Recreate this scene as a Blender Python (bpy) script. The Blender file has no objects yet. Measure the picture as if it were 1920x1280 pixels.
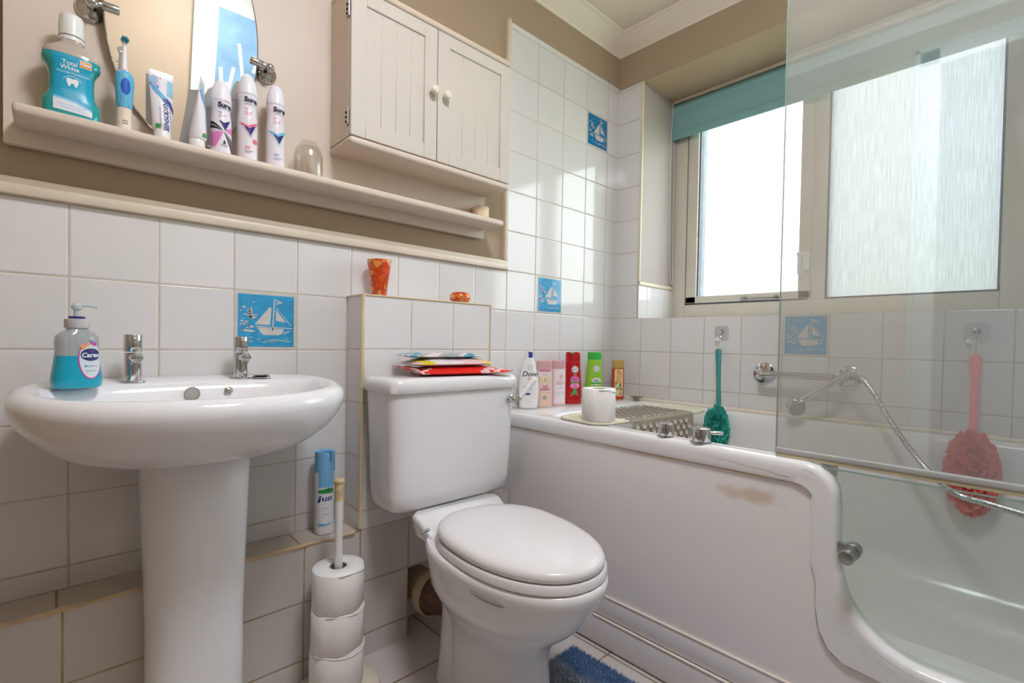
import bpy, bmesh, math, random
from mathutils import Vector, Matrix, noise
random.seed(7)
PI = math.pi
H = 0.859            # height of the reference tile course above the floor
sc = bpy.context.scene
C = sc.collection

# ------------------------------------------------------------------ camera
cam_d = bpy.data.cameras.new('camera'); cam = bpy.data.objects.new('camera', cam_d); C.objects.link(cam)
F, YAW, PITCH, ROLL = 922.46, 0.7682, -0.0189, 0.0183
fw = Vector((math.sin(YAW)*math.cos(PITCH), math.cos(YAW)*math.cos(PITCH), math.sin(PITCH)))
r0 = Vector((math.cos(YAW), -math.sin(YAW), 0)); u0 = r0.cross(fw)
rr = r0*math.cos(ROLL)+u0*math.sin(ROLL); uu = -r0*math.sin(ROLL)+u0*math.cos(ROLL)
m = Matrix.Identity(4)
for i in range(3):
    m[i][0] = rr[i]; m[i][1] = uu[i]; m[i][2] = -fw[i]
m[0][3], m[1][3], m[2][3] = -1.9036, -1.3906, 0.0325+H
cam.matrix_world = m
cam_d.sensor_width = 36; cam_d.lens = F*36/1920; cam_d.clip_start = 0.01
cam_d.shift_x = -30.8/1920; cam_d.shift_y = 18.85/1920
sc.camera = cam
# ------------------------------------------------------------------ colour management, sky, daylight
vs = sc.view_settings
vs.view_transform = 'Standard'; vs.look = 'None'; vs.gamma = 1; vs.use_curve_mapping = False
vs.exposure = 1.15
SKY, FILL = 3.9, 26.0
w = bpy.data.worlds.new('sky'); sc.world = w; w.use_nodes = True
nt = w.node_tree; nt.nodes.clear()
wo = nt.nodes.new('ShaderNodeOutputWorld'); bg = nt.nodes.new('ShaderNodeBackground')
tcw = nt.nodes.new('ShaderNodeTexCoord'); sx = nt.nodes.new('ShaderNodeSeparateXYZ')
rp = nt.nodes.new('ShaderNodeValToRGB')
nt.links.new(tcw.outputs['Generated'], sx.inputs[0])
mp = nt.nodes.new('ShaderNodeMapRange'); mp.inputs['From Min'].default_value = -0.4; mp.inputs['From Max'].default_value = 0.6
nt.links.new(sx.outputs['Z'], mp.inputs['Value']); nt.links.new(mp.outputs['Result'], rp.inputs['Fac'])
e = rp.color_ramp.elements
e[0].position = 0.30; e[0].color = (0.34, 0.40, 0.26, 1)
e[1].position = 0.62; e[1].color = (0.90, 0.94, 1.0, 1)
x = e.new(0.44); x.color = (0.80, 0.82, 0.72, 1)
# made-up sky: dimmed straight out so the pane shows streaks, bright either side
dt = nt.nodes.new('ShaderNodeVectorMath'); dt.operation = 'DOT_PRODUCT'; dt.inputs[1].default_value = (math.sin(math.radians(84)), math.cos(math.radians(84)), 0.0)
nrm = nt.nodes.new('ShaderNodeVectorMath'); nrm.operation = 'MULTIPLY'; nrm.inputs[1].default_value = (1, 1, 0)
nr2 = nt.nodes.new('ShaderNodeVectorMath'); nr2.operation = 'NORMALIZE'
nt.links.new(tcw.outputs['Generated'], nrm.inputs[0]); nt.links.new(nrm.outputs[0], nr2.inputs[0]); nt.links.new(nr2.outputs[0], dt.inputs[0])
cl_ = nt.nodes.new('ShaderNodeMapRange'); cl_.interpolation_type = 'SMOOTHSTEP'; cl_.inputs['From Min'].default_value = math.cos(math.radians(12.5)); cl_.inputs['From Max'].default_value = math.cos(math.radians(9.5))
cl_.inputs['To Min'].default_value = SKY; cl_.inputs['To Max'].default_value = 0.62
nt.links.new(dt.outputs['Value'], cl_.inputs['Value'])
nt.links.new(rp.outputs['Color'], bg.inputs['Color']); nt.links.new(cl_.outputs[0], bg.inputs['Strength'])
nt.links.new(bg.outputs[0], wo.inputs[0])
pl = bpy.data.lights.new('window_daylight', 'AREA'); pl.shape = 'RECTANGLE'; pl.size = 1.3; pl.size_y = 1.06
pl.cycles.is_portal = True
po = bpy.data.objects.new('window_daylight', pl); C.objects.link(po)
po.location = (0.40, -0.77, 0.68+H); po.rotation_euler = (PI/2, 0, PI/2)

# ------------------------------------------------------------------ helpers
def srgb(r, g, b):
    f = lambda c: (c/255/12.92) if c/255 <= .04045 else ((c/255+.055)/1.055)**2.4
    return (f(r), f(g), f(b), 1)
_M = {}
def mat(name, col, rough=.5, metal=0, spec=.5, trans=0, alpha=1, coat=0, ior=1.45, bump=0, bscale=80, vary=0, vscale=6, emit=0, sss=0):
    """procedural principled material; vary mixes a little noise into the colour"""
    if name in _M: return _M[name]
    m = bpy.data.materials.new(name); m.use_nodes = True
    nt = m.node_tree; b = nt.nodes['Principled BSDF']
    if len(col) == 3: col = (*col, 1)
    b.inputs['Base Color'].default_value = col
    b.inputs['Roughness'].default_value = rough; b.inputs['Metallic'].default_value = metal
    b.inputs['Specular IOR Level'].default_value = spec
    b.inputs['Transmission Weight'].default_value = trans; b.inputs['IOR'].default_value = ior
    b.inputs['Alpha'].default_value = alpha; b.inputs['Coat Weight'].default_value = coat
    b.inputs['Coat Roughness'].default_value = .05
    if sss: b.inputs['Subsurface Weight'].default_value = sss; b.inputs['Subsurface Scale'].default_value = .01
    if emit:
        b.inputs['Emission Color'].default_value = col; b.inputs['Emission Strength'].default_value = emit
    tc = nt.nodes.new('ShaderNodeTexCoord')
    if vary:
        n = nt.nodes.new('ShaderNodeTexNoise'); n.inputs['Scale'].default_value = vscale; n.inputs['Detail'].default_value = 6
        nt.links.new(tc.outputs['Object'], n.inputs['Vector'])
        r = nt.nodes.new('ShaderNodeMapRange'); r.inputs['From Min'].default_value = .3; r.inputs['From Max'].default_value = .7
        r.inputs['To Min'].default_value = 1-vary; r.inputs['To Max'].default_value = 1+vary*.4
        nt.links.new(n.outputs['Fac'], r.inputs['Value'])
        mx = nt.nodes.new('ShaderNodeVectorMath'); mx.operation = 'SCALE'; mx.inputs[0].default_value = col[:3]
        nt.links.new(r.outputs['Result'], mx.inputs['Scale']); nt.links.new(mx.outputs[0], b.inputs['Base Color'])
    if bump:
        n = nt.nodes.new('ShaderNodeTexNoise'); n.inputs['Scale'].default_value = bscale; n.inputs['Detail'].default_value = 3
        nt.links.new(tc.outputs['Object'], n.inputs['Vector'])
        bp = nt.nodes.new('ShaderNodeBump'); bp.inputs['Strength'].default_value = bump; bp.inputs['Distance'].default_value = .002
        nt.links.new(n.outputs['Fac'], bp.inputs['Height']); nt.links.new(bp.outputs[0], b.inputs['Normal'])
    _M[name] = m
    return m

def tile_mat(name, off, T=.15, col=(0.74, 0.72, 0.705), grout=(0.60, 0.53, 0.44), gw=.0026, rough=.09, dirt=.38, tilt=.012, z0=-2):
    """glazed square tiles laid on world coordinates; off = joint offsets along x, y, z"""
    m = bpy.data.materials.new(name); m.use_nodes = True
    nt = m.node_tree; N = nt.nodes.new; L = nt.links.new; b = nt.nodes['Principled BSDF']
    g = N('ShaderNodeNewGeometry')
    def M(op, a, bb=None, c=None):
        n = N('ShaderNodeMath'); n.operation = op
        for i, v in enumerate((a, bb, c)):
            if v is None: continue
            if isinstance(v, (int, float)): n.inputs[i].default_value = v
            else: L(v, n.inputs[i])
        return n.outputs[0]
    sp = N('ShaderNodeSeparateXYZ'); L(g.outputs['Position'], sp.inputs[0])
    sn = N('ShaderNodeSeparateXYZ'); L(g.outputs['True Normal'], sn.inputs[0])
    ds, ids = [], []
    for i in range(3):
        t = M('DIVIDE', M('SUBTRACT', sp.outputs[i], off[i]), T)
        fr = M('FRACT', t); ids.append(M('FLOOR', t))
        d = M('MULTIPLY', M('MINIMUM', fr, M('SUBTRACT', 1.0, fr)), T)
        ds.append(M('ADD', d, M('MULTIPLY', M('GREATER_THAN', M('ABSOLUTE', sn.outputs[i]), .7), 1.0)))
    dist = M('MINIMUM', M('MINIMUM', ds[0], ds[1]), ds[2])
    nz = N('ShaderNodeTexNoise'); nz.inputs['Scale'].default_value = 9; nz.inputs['Detail'].default_value = 5
    L(g.outputs['Position'], nz.inputs['Vector'])
    nz2 = N('ShaderNodeTexNoise'); nz2.inputs['Scale'].default_value = 60; nz2.inputs['Detail'].default_value = 3
    L(g.outputs['Position'], nz2.inputs['Vector'])
    dj = M('ADD', dist, M('MULTIPLY', M('SUBTRACT', nz2.outputs['Fac'], .5), .0011))
    mask = N('ShaderNodeMapRange'); mask.interpolation_type = 'SMOOTHSTEP'
    mask.inputs['From Min'].default_value = gw*.45; mask.inputs['From Max'].default_value = gw*.75
    L(dj, mask.inputs['Value'])
    # cell id -> random tone and tilt
    cid = N('ShaderNodeCombineXYZ'); [L(ids[i], cid.inputs[i]) for i in range(3)]
    wn = N('ShaderNodeTexWhiteNoise'); wn.noise_dimensions = '3D'; L(cid.outputs[0], wn.inputs['Vector'])
    # ids on the face's own axis are unstable: they only pick a random number, harmless
    tone = N('ShaderNodeMapRange'); tone.inputs['To Min'].default_value = .965; tone.inputs['To Max'].default_value = 1.02
    L(wn.outputs['Value'], tone.inputs['Value'])
    tcol = N('ShaderNodeVectorMath'); tcol.operation = 'SCALE'; tcol.inputs[0].default_value = col; L(tone.outputs[0], tcol.inputs['Scale'])
    gc = N('ShaderNodeMix'); gc.data_type = 'RGBA'
    gr = N('ShaderNodeMapRange'); gr.inputs['From Min'].default_value = .38; gr.inputs['From Max'].default_value = .66; L(nz.outputs['Fac'], gr.inputs['Value'])
    L(gr.outputs[0], gc.inputs['Factor'])
    gc.inputs['A'].default_value = (*[c*1.0 for c in grout], 1)
    gc.inputs['B'].default_value = (grout[0]*(1-dirt*.45), grout[1]*(1-dirt*.55), grout[2]*(1-dirt*.7), 1)
    mix = N('ShaderNodeMix'); mix.data_type = 'RGBA'; L(mask.outputs[0], mix.inputs['Factor'])
    L(gc.outputs['Result'], mix.inputs['A']); L(tcol.outputs[0], mix.inputs['B']); L(mix.outputs['Result'], b.inputs['Base Color'])
    rg = N('ShaderNodeMapRange'); rg.inputs['To Min'].default_value = .8; rg.inputs['To Max'].default_value = rough; L(mask.outputs[0], rg.inputs['Value'])
    L(rg.outputs[0], b.inputs['Roughness'])
    bw = N('ShaderNodeMapRange'); bw.interpolation_type = 'SMOOTHSTEP'; bw.inputs['From Min'].default_value = gw*.3; bw.inputs['From Max'].default_value = gw*1.6; L(dist, bw.inputs['Value'])
    bp = N('ShaderNodeBump'); bp.inputs['Strength'].default_value = .55; bp.inputs['Distance'].default_value = .0015; L(bw.outputs[0], bp.inputs['Height'])
    # gentle waviness + per tile tilt
    wv = N('ShaderNodeVectorMath'); wv.operation = 'SUBTRACT'; L(wn.outputs['Color'], wv.inputs[0]); wv.inputs[1].default_value = (.5, .5, .5)
    ws = N('ShaderNodeVectorMath'); ws.operation = 'SCALE'; ws.inputs['Scale'].default_value = tilt; L(wv.outputs[0], ws.inputs[0])
    wa = N('ShaderNodeVectorMath'); wa.operation = 'ADD'; L(bp.outputs[0], wa.inputs[0]); L(ws.outputs[0], wa.inputs[1])
    wn2 = N('ShaderNodeVectorMath'); wn2.operation = 'NORMALIZE'; L(wa.outputs[0], wn2.inputs[0])
    L(wn2.outputs[0], b.inputs['Normal'])
    return m

class MB:
    def __init__(s): s.bm = bmesh.new(); s.mi = 0; s.nf = 0
    def _tag(s, faces):
        for f in faces: f.material_index = s.mi
    def face(s, pts):
        vs_ = [s.bm.verts.new(p) for p in pts]; f = s.bm.faces.new(vs_); f.material_index = s.mi; return f
    def box(s, x0, x1, y0, y1, z0, z1, bev=0, seg=2, rot=None, rc=None):
        r = bmesh.ops.create_cube(s.bm, size=1)
        vs_ = r['verts']
        M_ = Matrix.Translation(((x0+x1)/2, (y0+y1)/2, (z0+z1)/2)) @ Matrix.Diagonal((abs(x1-x0), abs(y1-y0), abs(z1-z0), 1))
        bmesh.ops.transform(s.bm, matrix=M_, verts=vs_)
        if rot is not None:
            c = Vector(rc) if rc is not None else Vector(((x0+x1)/2, (y0+y1)/2, (z0+z1)/2))
            bmesh.ops.transform(s.bm, matrix=Matrix.Translation(c) @ rot.to_4x4() @ Matrix.Translation(-c), verts=vs_)
        fs = set(f for v in vs_ for f in v.link_faces); s._tag(fs)
        if bev:
            es = set(e for v in vs_ for e in v.link_edges)
            b = bmesh.ops.bevel(s.bm, geom=list(es), offset=bev, segments=seg, profile=.5, affect='EDGES')
            s._tag(b['faces'])
        return s
    def loft(s, rings, cap0=True, cap1=True, closed=True):
        """rings: lists of equal count of points"""
        R = [[s.bm.verts.new(p) for p in r] for r in rings]
        n = len(R[0]); fs = []
        for a, b in zip(R[:-1], R[1:]):
            for i in range(n if closed else n-1):
                j = (i+1) % n
                try: fs.append(s.bm.faces.new((a[i], a[j], b[j], b[i])))
                except ValueError: pass
        if cap0: fs.append(s.bm.faces.new(list(reversed(R[0]))))
        if cap1: fs.append(s.bm.faces.new(R[-1]))
        s._tag(fs); return fs
    def lathe(s, prof, c=(0, 0, 0), n=32, axis=None, caps=True, sx=1, sy=1):
        """prof: (r, t) along axis (default z)"""
        c = Vector(c)
        if axis is None: q = Matrix.Identity(3)
        else: q = Vector((0, 0, 1)).rotation_difference(Vector(axis).normalized()).to_matrix()
        rings = [[c + q @ Vector((r*sx*math.cos(2*PI*i/n), r*sy*math.sin(2*PI*i/n), t)) for i in range(n)] for r, t in prof]
        return s.loft(rings, caps and prof[0][0] > 1e-6, caps and prof[-1][0] > 1e-6)
    def cyl(s, p0, p1, r, n=20, r1=None, rnd=0):
        p0, p1 = Vector(p0), Vector(p1); L_ = (p1-p0).length; r1 = r if r1 is None else r1
        if rnd: prof = [(r-rnd, 0), (r-.3*rnd, .3*rnd), (r, rnd), (r1, L_-rnd), (r1-.3*rnd, L_-.3*rnd), (r1-rnd, L_)]
        else: prof = [(r, 0), (r1, L_)]
        return s.lathe(prof, p0, n, p1-p0)
    def tube(s, pts, r, n=10, caps=True, smooth_it=0):
        pts = [Vector(p) for p in pts]
        if smooth_it: pts = spline(pts, smooth_it)
        rad = r if isinstance(r, (list, tuple)) else None
        T0 = (pts[1]-pts[0]).normalized(); a = T0.orthogonal().normalized(); rings = []
        for i, p in enumerate(pts):
            T1 = (pts[min(i+1, len(pts)-1)]-pts[max(i-1, 0)]).normalized()
            a = (T0.rotation_difference(T1).to_matrix() @ a); a = (a-T1*a.dot(T1)).normalized(); T0 = T1; b = T1.cross(a)
            R_ = rad[min(i, len(rad)-1)] if rad else (r(i/(len(pts)-1)) if callable(r) else r)
            rings.append([p+a*R_*math.cos(2*PI*k/n)+b*R_*math.sin(2*PI*k/n) for k in range(n)])
        return s.loft(rings, caps, caps)
    def sphere(s, c, r, n=16, sx=1, sy=1, sz=1):
        k = n//2
        prof = [(max(1e-5, r*math.sin(PI*i/k)), -r*math.cos(PI*i/k)*sz) for i in range(k+1)]
        return s.lathe(prof, c, n, None, True, sx, sy)
    def prism(s, poly, fn, d0, d1):
        """poly: 2d outline; fn(u,v,d)->point"""
        return s.loft([[fn(u, v, d0) for u, v in poly], [fn(u, v, d1) for u, v in poly]])
    def build(s, name, mats, parent=None, world=True, smooth=True, ang=38, subsurf=0, top=None, weld=False, recalc=True):
        bm = s.bm
        if weld: bmesh.ops.remove_doubles(bm, verts=bm.verts, dist=1e-5)
        if recalc: bmesh.ops.recalc_face_normals(bm, faces=bm.faces)
        for f in bm.faces: f.smooth = smooth
        if smooth:
            for e_ in bm.edges:
                if len(e_.link_faces) == 2 and e_.calc_face_angle(0) > math.radians(ang): e_.smooth = False
        o_ = Vector((0, 0, 0))
        if parent is not None:
            p = parent
            while p.parent is not None: p = p.parent
            if world: o_ = Vector(p['_o'])
        elif top is not None: o_ = Vector(top)
        if o_.length > 0: bmesh.ops.translate(bm, verts=bm.verts, vec=-o_)
        me = bpy.data.meshes.new(name); bm.to_mesh(me); bm.free()
        for mm in (mats if isinstance(mats, (list, tuple)) else [mats]): me.materials.append(mm)
        ob = bpy.data.objects.new(name, me); C.objects.link(ob)
        if parent is not None: ob.parent = parent
        else: ob.location = o_+Vector((0, 0, H))
        if subsurf:
            md = ob.modifiers.new('subd', 'SUBSURF'); md.levels = subsurf; md.render_levels = subsurf
        return ob

def spline(pts, k=6):
    out = []; P = [pts[0]]+list(pts)+[pts[-1]]
    for i in range(1, len(P)-2):
        a, b, c, d = (Vector(q) for q in P[i-1:i+3])
        for j in range(k):
            t = j/k
            out.append(.5*((2*b)+(c-a)*t+(2*a-5*b+4*c-d)*t*t+(3*b-a-3*c+d)*t**3))
    out.append(Vector(P[-2])); return out

def thing(name, label, cat, loc, rz=0, group=None):
    o = bpy.data.objects.new(name, None); C.objects.link(o); o.empty_display_size = .02
    o.location = (loc[0], loc[1], loc[2]+H); o.rotation_euler = (0, 0, rz)
    o['_o'] = tuple(loc); o['label'] = label; o['category'] = cat
    if group: o['group'] = group
    return o
def tag(o, label, cat, group=None):
    o['label'] = label; o['category'] = cat
    if group: o['group'] = group
    return o
def struct(o): o['kind'] = 'structure'; return o
def lab(o, s): o['label'] = s; return o

def sup(cx, cy, a, bf, br, n=2.4, N_=48, z=0, nx=None):
    """closed superellipse outline; bf = reach to -y, br = reach to +y"""
    out = []
    for i in range(N_):
        t = 2*PI*i/N_; c, s_ = math.cos(t), math.sin(t)
        e_ = n if s_ < 0 else (nx or n)
        x = a*math.copysign(abs(c)**(2/e_), c); y = (br if s_ > 0 else bf)*math.copysign(abs(s_)**(2/e_), s_)
        out.append(Vector((cx+x, cy+y, z)))
    return out

# --- flat artwork mapped on a surface ---------------------------------------
def poly_bm(pts):
    bm = bmesh.new(); vs_ = [bm.verts.new((p[0], p[1], 0)) for p in pts]; bm.faces.new(vs_)
    bmesh.ops.triangulate(bm, faces=bm.faces, ngon_method='EAR_CLIP'); return bm
_txt = {}
def text_bm(s, size, shear=0, bold=0):
    cu = bpy.data.curves.new('t', 'FONT'); cu.body = s; cu.size = size; cu.align_x = 'CENTER'; cu.align_y = 'CENTER'; cu.shear = shear; cu.offset = bold; cu.resolution_u = 3
    o = bpy.data.objects.new('t', cu); C.objects.link(o); dg = bpy.context.evaluated_depsgraph_get()
    me = bpy.data.meshes.new_from_object(o.evaluated_get(dg)); bm = bmesh.new(); bm.from_mesh(me)
    bpy.data.objects.remove(o); bpy.data.curves.remove(cu); bpy.data.meshes.remove(me); return bm
def art(parent, name, items, mats, fn, step=.004, vstep=.005, eps=.0003, world=False):
    """items: (kind, data, matindex, layer). kinds: 'p' polygon, 't' text (string,size,u,v,rot,shear,bold)"""
    out = bmesh.new()
    for kind, data, mi, layer in items:
        if kind == 'p': bm = poly_bm(data)
        else:
            s_, size, u, v, rot, shear, bold = (list(data)+[0, 0, 0])[:7]
            bm = text_bm(s_, size, shear, bold)
            bmesh.ops.transform(bm, matrix=Matrix.Translation((u, v, 0)) @ Matrix.Rotation(rot, 4, 'Z'), verts=bm.verts)
        if step:
            us = [q.co.x for q in bm.verts]; k0, k1 = math.floor(min(us)/step), math.ceil(max(us)/step)
            for k in range(k0, k1+1):
                bmesh.ops.bisect_plane(bm, geom=bm.verts[:]+bm.edges[:]+bm.faces[:], plane_co=(k*step, 0, 0), plane_no=(1, 0, 0))
        if vstep and step:
            us = [q.co.y for q in bm.verts]; k0, k1 = math.floor(min(us)/vstep), math.ceil(max(us)/vstep)
            for k in range(k0, k1+1):
                bmesh.ops.bisect_plane(bm, geom=bm.verts[:]+bm.edges[:]+bm.faces[:], plane_co=(0, k*vstep, 0), plane_no=(0, 1, 0))
        mp_ = {}
        for v_ in bm.verts: mp_[v_] = out.verts.new(fn(v_.co.x, v_.co.y, eps*(1+layer)))
        for f in bm.faces:
            try: nf = out.faces.new([mp_[q] for q in f.verts]); nf.material_index = mi; nf.smooth = False
            except ValueError: pass
        bm.free()
    b = MB(); b.bm.free(); b.bm = out
    return b.build(name, mats, parent, world=world, smooth=False, recalc=False)
def rect(u0, u1, v0, v1): return [(u0, v0), (u1, v0), (u1, v1), (u0, v1)]
def disc(u, v, a, b=None, n=28): return [(u+a*math.cos(2*PI*i/n), v+(b or a)*math.sin(2*PI*i/n)) for i in range(n)]
def surf(prof, n=2.2):
    """front surface of a loft given prof rows (z, a, b): returns fn(u,v,eps)"""
    def f(u, v, e_):
        v = min(max(v, prof[0][0]), prof[-1][0])
        for p, q in zip(prof[:-1], prof[1:]):
            if p[0] <= v <= q[0]:
                t = (v-p[0])/max(1e-9, q[0]-p[0]); a = p[1]+(q[1]-p[1])*t; b = p[2]+(q[2]-p[2])*t; break
        s_ = min(abs(u)/a, .985); y = b*(1-s_**n)**(1/n)
        return Vector((math.copysign(s_*a, u), -y, v))+Vector((math.copysign(s_**3, u), -1, 0)).normalized()*e_
    return f
def dense(prof, k=5):
    z = spline([Vector(p) for p in prof], k); return [(q.x, q.y, q.z) for q in z]
def body(mb, prof, n=2.2, N_=40):
    rings = [[Vector((p.x, p.y, z)) for p in sup(0, 0, a, b, b, n, N_)] for z, a, b in prof]
    mb.loft(rings)

# ------------------------------------------------------------------ materials
WHT = mat('white_ceramic', srgb(232, 230, 231), .07, spec=.6, vary=.015, vscale=3)
PLA = mat('white_acrylic', srgb(232, 229, 228), .16, vary=.02, vscale=4)
SEAT = mat('white_seat_plastic', srgb(228, 224, 223), .14, vary=.01)
CHR = mat('chrome', (.62, .62, .63), .07, metal=1, bump=.02, bscale=30)
STEEL = mat('steel', (.50, .50, .50), .25, metal=1, vary=.1, vscale=40)
CREAM = mat('cream_gloss_paint', srgb(217, 201, 185), .42, bump=.08, bscale=35, vary=.025, vscale=8)
DOORW = mat('off_white_door_paint', srgb(212, 203, 193), .30, bump=.05, bscale=40, vary=.015)
TRIMC = mat('cream_trim_paint', srgb(222, 208, 188), .35, bump=.1, bscale=40, vary=.05, vscale=10)
TAUPE = mat('taupe_wall_paint', srgb(174, 152, 127), .75, bump=.25, bscale=120, vary=.05, vscale=2.5)
GREYP = mat('grey_reveal_paint', srgb(180, 170, 166), .6, bump=.25, bscale=100, vary=.05, vscale=4)
CEIL = mat('ceiling_paint', srgb(240, 230, 212), .8, bump=.15, bscale=100, vary=.02)
UPVC = mat('upvc_frame', srgb(216, 210, 196), .3, vary=.06, vscale=5)
CAULK = mat('aged_sealant', srgb(214, 188, 150), .5, vary=.22, vscale=18)
DARK = mat('dark_gap', srgb(38, 33, 30), .8, vary=.2)
BLACK = mat('black_print', srgb(40, 38, 44), .5, vary=.02)
WPLAS = mat('white_plastic', srgb(232, 230, 228), .3, vary=.01)
PAPER = mat('toilet_paper', srgb(240, 236, 232), .95, bump=.5, bscale=220, vary=.02, vscale=30)
NAVY = mat('navy_print', srgb(48, 44, 110), .35, vary=.03)

# ================================================================== SETTING
XW0, YW0 = -2.15, -1.75
GX, GY = -12.538*.15, .027*.15
T_wall = tile_mat('wall_tiles', (GX, GY, H))
T_box = tile_mat('boxing_tiles', (-1.292+.001, .0, H+.155), dirt=.5)
T_low = tile_mat('ledge_tiles', (-1.292+.001, .0, H-.495), col=(.62, .575, .535), grout=(.48, .36, .23), gw=.003, dirt=.8, rough=.16)
T_ledge = tile_mat('ledge_top_tiles', (-1.292+.143, 3., H-.495), col=(.56, .49, .42), grout=(.46, .33, .20), gw=.004, dirt=.8, rough=.25)
T_floor = tile_mat('floor_tiles', (-1.064, -.250, .1), T=.305, col=(.60, .55, .52), grout=(.36, .27, .19), gw=.005, dirt=.9, rough=.22)

# floor
b = MB(); b.box(XW0-.1, .05, YW0-.1, .05, -H-.08, -H)
struct(b.build('floor', T_floor, smooth=False))
# ceiling
CZ = 1.43
b = MB(); b.box(XW0-.1, .1, YW0-.1, .1, CZ, CZ+.08); struct(b.build('ceiling', CEIL, smooth=False))
# back wall (behind basin and toilet): painted core, tiles 6 mm proud
TT = .335
b = MB()
b.box(XW0-.1, .45, .006, .12, -H, CZ)
o_ = b
b.mi = 1; b.box(XW0, -.69, 0, .012, -H, .30); b.box(-.69, 0, 0, .012, -H, 1.221)
struct(b.build('wall_back', [TAUPE, T_wall], smooth=False))
# right wall with the window opening
OY0, OY1, OZ0, OZ1, DX = -.125, -1.42, .15, 1.211, .305
b = MB()
for (y0, y1, z0, z1) in ((.012, OY0, -H, CZ), (OY1, YW0-.1, -H, CZ), (OY0, OY1, -H, OZ0-.001), (OY0, OY1, OZ1, CZ)):
    b.box(.006, DX+.09, y0, y1, z0, z1)
b.mi = 1
b.box(0, .012, .0, OY0, -H, 1.211); b.box(0, .012, OY0, OY1, -H, .15); b.box(0, .012, OY1, YW0, -H, 1.211)
b.box(.01, DX, OY0, OY1, OZ0-.012, OZ0)            # tiled sill
b.box(.0, DX, OY0-.006, OY0+.002, OZ0, .300)      # low tile strip on the left reveal
b.mi = 2
b.box(.0, DX, OY0-.004, OY0+.002, .310, OZ1)
b.mi = 0; b.box(.0, DX, OY0, OY1, OZ1-.003, OZ1+.002)
struct(b.build('wall_right', [TAUPE, T_wall, GREYP], smooth=False))
b = MB(); b.box(.0, DX, OY0-.012, OY0, .300, .316, .003); b.box(-.004, .006, OY0-.010, OY0+.004, .316, 1.211, .002)
struct(b.build('trim_1', mat('pale_trim', srgb(226, 214, 190), .3, vary=.06), smooth=True))
# front wall and left wall (behind the camera)
b = MB(); b.box(XW0-.1, .45, YW0-.1, YW0, -H, CZ); b.mi = 1; b.box(-.79, 0, YW0-.01, YW0+.006, -H, 1.221); struct(b.build('wall_front', [TAUPE, T_wall], smooth=False))
b = MB(); b.box(XW0-.1, XW0, -1.09, .12, -H, CZ); b.box(XW0-.1, XW0, YW0-.1, -1.70, -H, CZ); b.box(XW0-.1, XW0, -1.70, -1.09, 1.19, CZ); struct(b.build('wall_left', TAUPE, smooth=False))
HALLW = mat('hall_wall_paint', srgb(118, 116, 116), .8, vary=.02)
b = MB(); b.box(-3.5, -3.4, -2.3, -.5, -H, CZ+.08); b.box(-3.4, XW0-.1, -2.3, -2.2, -H, CZ+.08); b.box(-3.4, XW0-.1, -.6, -.5, -H, CZ+.08)
b.box(-3.4, XW0-.1, -2.3, -.5, CZ, CZ+.08); b.box(-3.4, XW0-.1, -2.3, -.5, -H-.08, -H)
struct(b.build('wall_hallway', HALLW, smooth=False))
# coving
def cove(p0, p1, inn, name):
    P = [(0, 1.362), (.004, 1.362), (.006, 1.366), (.012, 1.372), (.028, 1.384), (.046, 1.40), (.062, 1.416), (.070, 1.422), (.074, 1.422), (.078, CZ), (0, CZ)]
    b = MB(); p0, p1, inn = Vector(p0), Vector(p1), Vector(inn)
    d = (p1-p0).normalized()
    b.loft([[p+inn*q[0]+d*q[0]*sg+Vector((0, 0, q[1])) for q in P] for p, sg in ((p0, 1), (p1, -1))])
    struct(b.build(name, CEIL, ang=50))
cove((XW0, .006, 0), (.006, .006, 0), (0, -1, 0), 'trim_2'); cove((.006, .006, 0), (.006, YW0, 0), (-1, 0, 0), 'trim_3')
cove((XW0, YW0, 0), (XW0, .006, 0), (1, 0, 0), 'trim_4'); cove((.006, YW0, 0), (XW0, YW0, 0), (0, 1, 0), 'trim_5')
# trim over the low tiles and edge strip of the tall tiles
b = MB(); b.box(XW0, -.683, -.014, .012, .300, .322, .004); b.box(XW0, -.683, -.008, .012, .320, .335, .003)
struct(b.build('trim_6', TRIMC))
b = MB(); b.box(-.699, -.684, -.010, .012, .335, 1.223, .003); struct(b.build('trim_7', TRIMC))
# boxed-in pipes behind the toilet, ledge under the basin, with the open pipe hole
BX0, BX1, BY, BZ = -1.292, -.838, -.10, .155
b = MB()
b.box(BX0, BX1, BY, 0, -.495, BZ)
b.mi = 1
HX0, HX1, HZ = -1.141, -.93, -.648
b.box(BX0, HX0, BY, 0, -H, -.495); b.box(HX0, HX1, BY, 0, HZ, -.495); b.box(HX1, -.745, BY, 0, -H, -.495)
b.box(XW0, BX0, BY, 0, -H, -.500)
b.mi = 2
b.box(XW0, BX0, BY-.001, 0, -.500, -.495)
struct(b.build('wall_boxing', [T_box, T_low, T_ledge], smooth=False))
b = MB()
b.tube([(BX0, BY-.001, -.49), (BX0, BY-.001, BZ)], .006, 8)
b.tube([(BX0, BY, BZ), (BX1, BY, BZ)], .003, 8); b.tube([(BX0, BY, BZ), (BX0, 0, BZ)], .003, 8)
b.tube([(BX1, BY, BZ), (BX1, BY, -.2)], .0025, 8)
struct(b.build('trim_8', mat('yellowed_edge_strip', srgb(216, 196, 164), .4, vary=.15, vscale=12)))
b = MB()
pts = [(XW0+.02*i, BY-.001+random.uniform(-.001, .001), -.497+random.uniform(-.0016, .001)) for i in range(int((BX0-XW0)/.02)+1)]
b.tube(pts, lambda t: .0035+.0022*(.5+.5*math.sin(t*37)*math.sin(t*11+1)), 8)
struct(b.build('trim_9', CAULK))

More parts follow.
